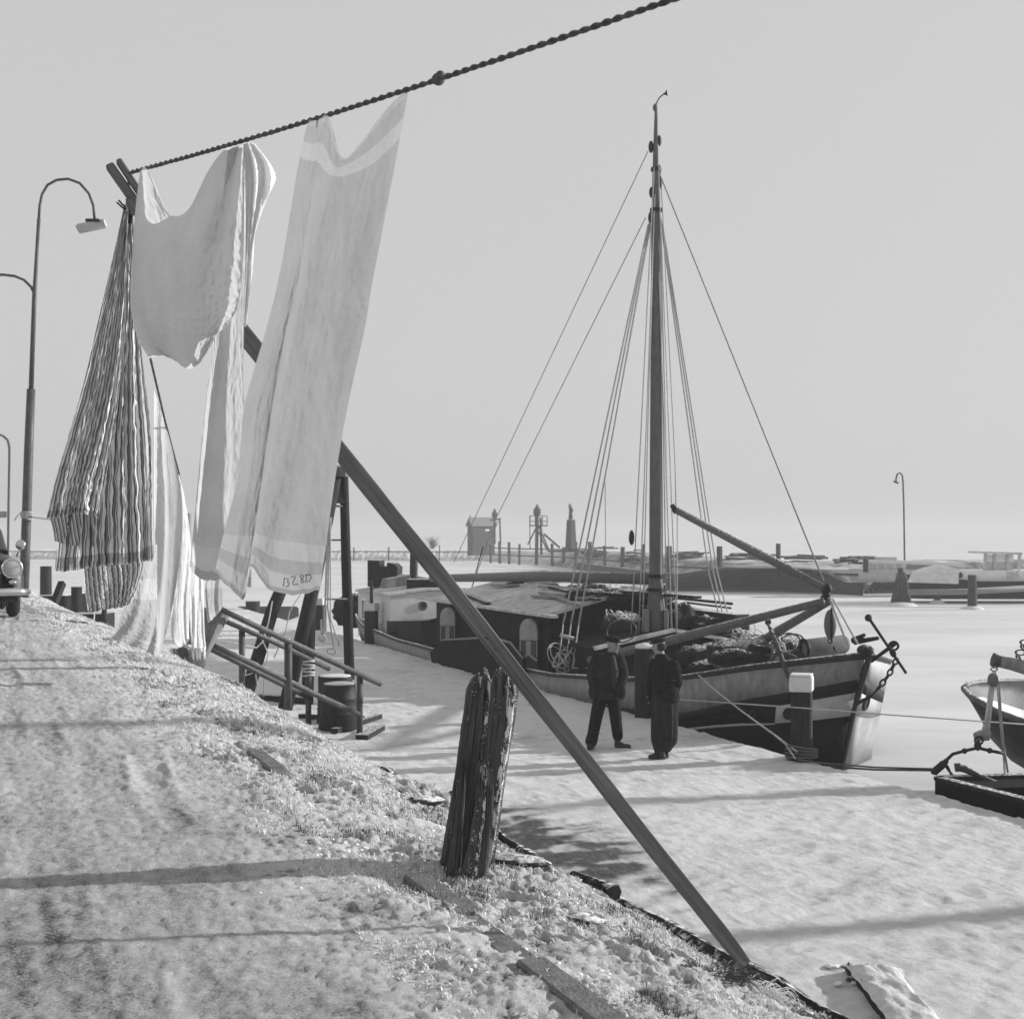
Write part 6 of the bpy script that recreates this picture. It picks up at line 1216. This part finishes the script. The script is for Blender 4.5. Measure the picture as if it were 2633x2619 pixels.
limb(jk, [V1(-.165, .03, 1.355), V1(-.25, .05, 1.13), V1(-.225, -.06, .95)], [.082, .075, .066]); limb(jk, [V1(.185, -.03, 1.355), V1(.255, -.05, 1.13), V1(.205, -.13, .955)], [.082, .073, .064])
limb(jk, [V1(-.02, -.07, 1.45), V1(.06, -.105, 1.38)], [.035, .03]); limb(jk, [V1(.12, -.05, 1.45), V1(.11, -.09, 1.38)], [.03, .03]); jk.ball(V1(-.215, -.11, .87), (.085, .075, .12)); jk.ball(V1(.20, -.16, .87), (.075, .07, .12))
for k in range(9): a = k*.9; jk.ball(V1(.18*math.cos(a), -.09+.06*math.sin(a*2), .82+.06*k), (.05, .05, .02))
skinned(jk, 'jacket', M['coat'], m1, .012, 4)
vs = MB()
V = []
for z, x0, x1, y in ((.90, .075, .135, -.162), (1.05, .06, .145, -.155), (1.2, .05, .15, -.155), (1.36, .045, .115, -.135), (1.43, .055, .09, -.11)): V += [V1(x0, y-.005, z), V1((x0+x1)/2, y-.018, z), V1(x1, y+.005, z)]
vs.add(V, [q for i in range(4) for q in ((3*i, 3*i+1, 3*i+4, 3*i+3), (3*i+1, 3*i+2, 3*i+5, 3*i+4))]); vs.build('waistcoat', M['vest'], m1, smooth='all', solid=.012)
tr = MB(); limb(tr, [V1(-.085, 0, .86), V1(-.165, -.01, .50), V1(-.225, .02, .17)], [.115, .098, .088]); limb(tr, [V1(.085, 0, .86), V1(.118, -.03, .50), V1(.155, -.02, .18)], [.112, .095, .082]); oval(tr, B1, [(.80, 0, 0, .17, .12), (.98, 0, 0, .17, .12)], 20)
limb(tr, [V1(-.225, .02, .17), V1(-.245, .025, .095)], [.092, .096]); 
for k in range(8): tr.ball(V1(-.16-.008*k+.03*(k % 2), -.07, .62-.055*k), (.05, .04, .014)); tr.ball(V1(.12+.004*k+.02*(k % 2), -.08, .62-.055*k), (.05, .04, .014))
skinned(tr, 'trousers', M['coat2'], m1, .012, 4)
for x, y, dx, dy in ((-.245, .0, -.25, -.97), (.18, -.03, .96, -.28)):
    b = MB(); d_ = Vector((dx, dy, 0)); r_ = Vector((-dy, dx, 0)); c = V1(x, y, .045); A2 = (r_, d_, Vector((0, 0, 1)))
    b.ball(c, (.05, .085, .05), 12, 8, A2); b.ball(c+d_*.10+Vector((0, 0, -.012)), (.052, .085, .036), 12, 8, A2); b.ball(c-d_*.03+Vector((0, 0, .05)), (.045, .05, .06), 10, 8, A2); b.box(c+d_*.05+Vector((0, 0, -.042)), (.09, .25, .02), A2); skinned(b, 'shoe', M['shoe'], m1, .010, 2)
cap(hc, hf, m1)
# --- man on the right: seen from behind, baggy trousers, looking left
B2 = gz(1695, 1953, ZQ); B2.z = ZQ+.01
m2 = thing('person', B2, 'person in black jacket and very baggy trousers seen from behind, standing at the right', 'person', 'men talking on the quay')
V2 = lambda x, y, z: B2+Vector((x, y, z))
hc, hf = V2(-.005, .0, 1.625), (-.72, .62, -.22)
bd = MB(); P, A = head(bd, hc, hf); limb(bd, [V2(.05, 0, 1.42), V2(.015, 0, 1.55)], [.06, .056])
oval(bd, B2, [(.86, .09, 0, .15, .11), (1.1, .08, 0, .16, .11), (1.32, .07, 0, .17, .11), (1.45, .05, 0, .08, .06)], 18)
for s in (-1, 1): limb(bd, [V2(.085+.06*s, .05*s, .88), V2(.075+.07*s, .03*s, .48), V2(.045+.02*s, .02*s, .14)], [.085, .06, .035])
limb(bd, [V2(-.07, .09, 1.38), V2(-.10, .17, 1.12), V2(-.12, .20, .95)], [.055, .045, .035]); limb(bd, [V2(.22, -.06, 1.37), V2(.275, -.03, 1.10), V2(.225, .11, .93)], [.055, .045, .035])
hand(bd, V2(-.12, .20, .94), (.1, -.1, -.9), (-.5, -.6, 0)); hand(bd, V2(.222, .115, .92), (-.3, .3, -.9), (-.5, .6, 0))
body = skinned(bd, 'body', M['skin'], m2, .009, 3); eyes(P, m2, body)
jk = MB(); jk.ball(V2(.222, .11, .88), (.07, .07, .11)); jk.ball(V2(-.115, .19, .90), (.06, .06, .11)); oval(jk, B2, [(.83, .10, 0, .195, .16), (.90, .10, 0, .198, .16), (1.05, .09, 0, .19, .155), (1.2, .085, 0, .19, .15), (1.33, .075, 0, .185, .14), (1.42, .06, 0, .14, .115), (1.48, .045, 0, .095, .09), (1.525, .03, 0, .075, .075)], 30)
limb(jk, [V2(-.06, .08, 1.37), V2(-.09, .16, 1.13), V2(-.11, .19, .99)], [.085, .076, .066]); limb(jk, [V2(.205, -.05, 1.36), V2(.262, -.03, 1.11), V2(.225, .095, .96)], [.088, .078, .068])
for k in range(8): jk.ball(V2(.10+.09*math.sin(k*2.1), -.14, .90+.06*k), (.06, .03, .016))
skinned(jk, 'jacket', M['coat2'], m2, .012, 4)
tr = MB(); oval(tr, B2, [(.90, .09, 0, .18, .14), (.75, .085, 0, .185, .15), (.55, .08, 0, .185, .15), (.35, .075, 0, .185, .15), (.22, .068, .0, .175, .14), (.16, .055, 0, .13, .11), (.12, .045, 0, .10, .08)], 30)
for s in (-1, 1):
    limb(tr, [V2(.04+.04*s, .0, .17), V2(.03+.045*s, .03*s, .07)], [.075, .06]); limb(tr, [V2(.085+.085*s, -.02+.02*s, .85), V2(.075+.095*s, -.02, .5), V2(.07+.095*s, -.02, .28), V2(.05+.07*s, 0, .17)], [.11, .105, .10, .07])
for k in range(7): tr.ball(V2(.02+.14*(k % 2), -.155, .30+.08*k), (.012, .025, .12))
skinned(tr, 'baggy_trousers', M['coat'], m2, .012, 5)
for s in (-1, 1):
    b = MB(); d_ = Vector((-.9, .42, 0)); r_ = Vector((-.42, -.9, 0)); c = V2(.045+.03*s, .02-.09*s*-1*.6, .045); A2 = (r_, d_, Vector((0, 0, 1)))
    b.ball(c, (.05, .085, .048), 12, 8, A2); b.ball(c+d_*.11+Vector((0, 0, -.008)), (.05, .085, .036), 12, 8, A2); b.ball(c-d_*.02+Vector((0, 0, .05)), (.05, .05, .06), 10, 8, A2); b.box(c+d_*.05+Vector((0, 0, -.04)), (.09, .25, .02), A2); skinned(b, 'clog', M['shoe'], m2, .010, 2)
cap(hc, hf, m2, True, 'coat')
b = MB(); f_ = Vector(hf).normalized(); b.ball(hc-f_*.035+Vector((0, 0, .0)), (.082, .082, .075), 14, 10); b.build('hair', M['vest'], m2, smooth='all')
# ------------------------------------------------------------------ car at the left edge
CARP = Vector((-8.47, 21.5, -1.33)); CF = Vector((.42, -.9075, 0)); CR = Vector((.9075, .42, 0))     # forward (towards us) and right in the picture
ca = thing('parked_car', CARP, 'dark rounded old car with chrome bumper parked at the left edge', 'car')
C = lambda x, y, z: CARP+CR*x-CF*y+Vector((0, 0, z))          # y measured back from the nose
def cloft(name, secs, mat, parent=ca, smooth=True):
    V = []; n = 15
    for y, w, zb, zt, cw, pw_ in secs:
        for a in np.linspace(math.pi, 0, n):
            cx, sx_ = math.cos(a), math.sin(a); V.append(C(w*math.copysign(abs(cx)**pw_, cx), y, zb+(zt-zb)*sx_**cw))
    o = mesh_np(name, V, grid_faces(len(secs), n), mat, parent, smooth); return o
cloft('body', [(.02, .62, .45, .78, .5, .5), (.06, .74, .40, .90, .5, .5), (.2, .80, .36, .98, .45, .5), (.6, .82, .34, 1.02, .45, .5), (1.3, .82, .32, 1.06, .42, .5), (3.4, .82, .34, 1.04, .42, .5), (4.1, .78, .38, .98, .45, .5), (4.3, .6, .5, .8, .5, .5)], M['car'])
cloft('hood', [(.05, .36, .7, .93, .6, .6), (.3, .42, .8, 1.05, .6, .6), (1.35, .52, .8, 1.12, .6, .6)], M['car'])
cloft('roof', [(1.32, .64, 1.0, 1.10, .3, .35), (1.75, .60, 1.0, 1.50, .28, .35), (2.3, .60, 1.0, 1.58, .28, .35), (3.2, .60, 1.0, 1.50, .28, .35), (3.7, .62, 1.0, 1.05, .3, .35)], M['car'])
b = MB(); b.prism([C(-.52, 1.36, 1.12), C(.52, 1.36, 1.12), C(.45, 1.66, 1.44), C(-.45, 1.66, 1.44)], CF*.03); b.build('windscreen', M['glass'], ca)
b = MB(); b.tube([C(-.86, .06, .42), C(-.7, -.07, .43), C(0, -.12, .43), C(.7, -.07, .43), C(.86, .06, .42)], [.05, .065, .065, .065, .045], 10); b.build('bumper', M['chrome'], ca, smooth='all')
for s in (-1, 1):
    hl_ = MB(); hc_ = C(.60*s, .06, .80); hl_.lathe(hc_, [(.05, .06), (.125, .04), (.13, 0), (.13, -.1)], 22, CF); hl_.build('headlight', M['lampglass'], ca, smooth=True)
    b = MB(); b.torus(hc_+CF*.02, .145, .022, CF, 24, 8); b.build('headlight_rim', M['chrome'], ca, smooth='all')
    b = MB(); b.ball(C(.60*s, .01, .58), (.07, .04, .04), 10, 8); b.build('parking_light', M['chrome'], ca, smooth='all')
    b = MB(); b.tube([C(.70*s, .45, .98), C(.76*s, .40, 1.12)], .015, 6); b.ball(C(.76*s, .40, 1.17), (.085, .05, .085), 12, 8); b.build('wing_mirror', M['chrome'], ca, smooth='all')
    for y in (.85, 3.35):
        w_ = MB(); w_.torus(C(.68*s, y, .32), .24, .10, CR, 28, 10); wo2 = w_.build('wheel', M['rubber'], ca, smooth='all')
        b = MB(); b.lathe(C(.68*s, y, .32), [(.19, -.08), (.19, .08)], 18, CR); b.build('hub', M['chrome'], wo2, smooth=True)
for k in range(9): b = MB(); b.box(C(0, .03, .56+.042*k), (.86-.04*abs(k-4), .06, .016), (CR, CF, Vector((0, 0, 1)))); b.build('grille_bar', M['chrome'], ca)
b = MB(); b.box(C(0, .07, .72), (.9, .04, .42), (CR, CF, Vector((0, 0, 1)))); b.build('grille_back', M['iron_plain'], ca)
b = MB(); b.box(C(.1, 1.9, 1.68), (1.1, .5, .10), (CR, CF, Vector((0, 0, 1)))); b.build('roof_rack', M['wood_grey'], ca)
b = MB(); b.box(C(0, .9, .40), (1.4, 1.4, .3), (CR, CF, Vector((0, 0, 1)))); b.build('underside', M['iron_plain'], ca)
# ------------------------------------------------------------------ near street lamp
LY = 30.6; sl = thing('street_lamp', at(62, 1532, LY), 'tall double armed street lamp with tubular head rising left of the laundry', 'street lamp', 'street lamps')
mlamp = gmat('lamp post paint', .07, .5, 6, .4, .1, 40, frost=0)
def LT(name, pts, r, mat, n=10): b = MB(); b.tube([at(x, y, LY) for x, y in pts], r, n); return b.build(name, mat, sl, smooth='all')
LT('lower_post', [(60, 1545), (66, 1400), (74, 1150), (80, 1000)], [.11, .105, .10, .092], mlamp)
LT('upper_post', [(80, 1002), (88, 770), (93, 680), (100, 560)], [.055, .05, .042, .038], mlamp)
LT('arm', [(100, 560), (102, 530), (108, 500), (122, 476), (145, 463), (175, 460), (205, 471), (228, 497), (240, 528), (243, 562)], .030, mlamp)
LT('lower_arm', [(90, 770), (88, 755), (80, 738), (62, 720), (38, 710), (5, 706), (-40, 716), (-60, 740)], .030, mlamp)
b = MB(); b.tube([at(200, 590, LY-.15), at(204, 588, LY-.15), at(264, 576, LY+.1), at(271, 574, LY+.1)], [.10, .11, .11, .10], 14); lh = b.build('lamp_head', M['lampglass'], sl, smooth=True)
b = MB(); b.box(at(240, 568, LY), (.32, .2, .07)); b.build('lamp_cap', M['iron_plain'], lh, bevel=.02)
b = MB()
for k in range(4): b.torus(at(69, 1318+k*5, LY), .125, .02, (.1*k, .1, 1), 14, 6)
b.build('rope_turns', M['rope'], sl, smooth='all')
t = thing('guy_rope', at(72, 1325, LY), 'thin rope tied round the lamp post and running behind the striped bed cover', 'rope')
b = MB(); b.tube([at(72, 1328, LY-.1), at(150, 1338, LY-1), at(330, 1350, LY-4), at(480, 1340, 22.1)], .014, 6); b.tube([at(64, 1325, LY), at(50, 1320, LY), at(42, 1330, LY), at(38, 1338, LY)], .012, 6); b.build('strand', M['rope'], t, smooth='all')
# ------------------------------------------------------------------ winter haze
HZ = MB(); g = 9500; zb, ztop = -6.0, 12.0
HZ.box((0, 0, (zb+ztop)/2), (2*g, 2*g, ztop-zb)); hm_ = bpy.data.materials.new('haze air'); hm_.use_nodes = True; N = hm_.node_tree.nodes; N.clear()
vo = N.new('ShaderNodeVolumePrincipled'); ou = N.new('ShaderNodeOutputMaterial'); hm_.node_tree.links.new(vo.outputs[0], ou.inputs['Volume'])
vo.inputs['Color'].default_value = (.80, .80, .80, 1); vo.inputs['Density'].default_value = .0014; vo.inputs['Anisotropy'].default_value = .1
props(HZ.build('haze', hm_), 'thin winter haze over the harbour', 'haze', kind='stuff')
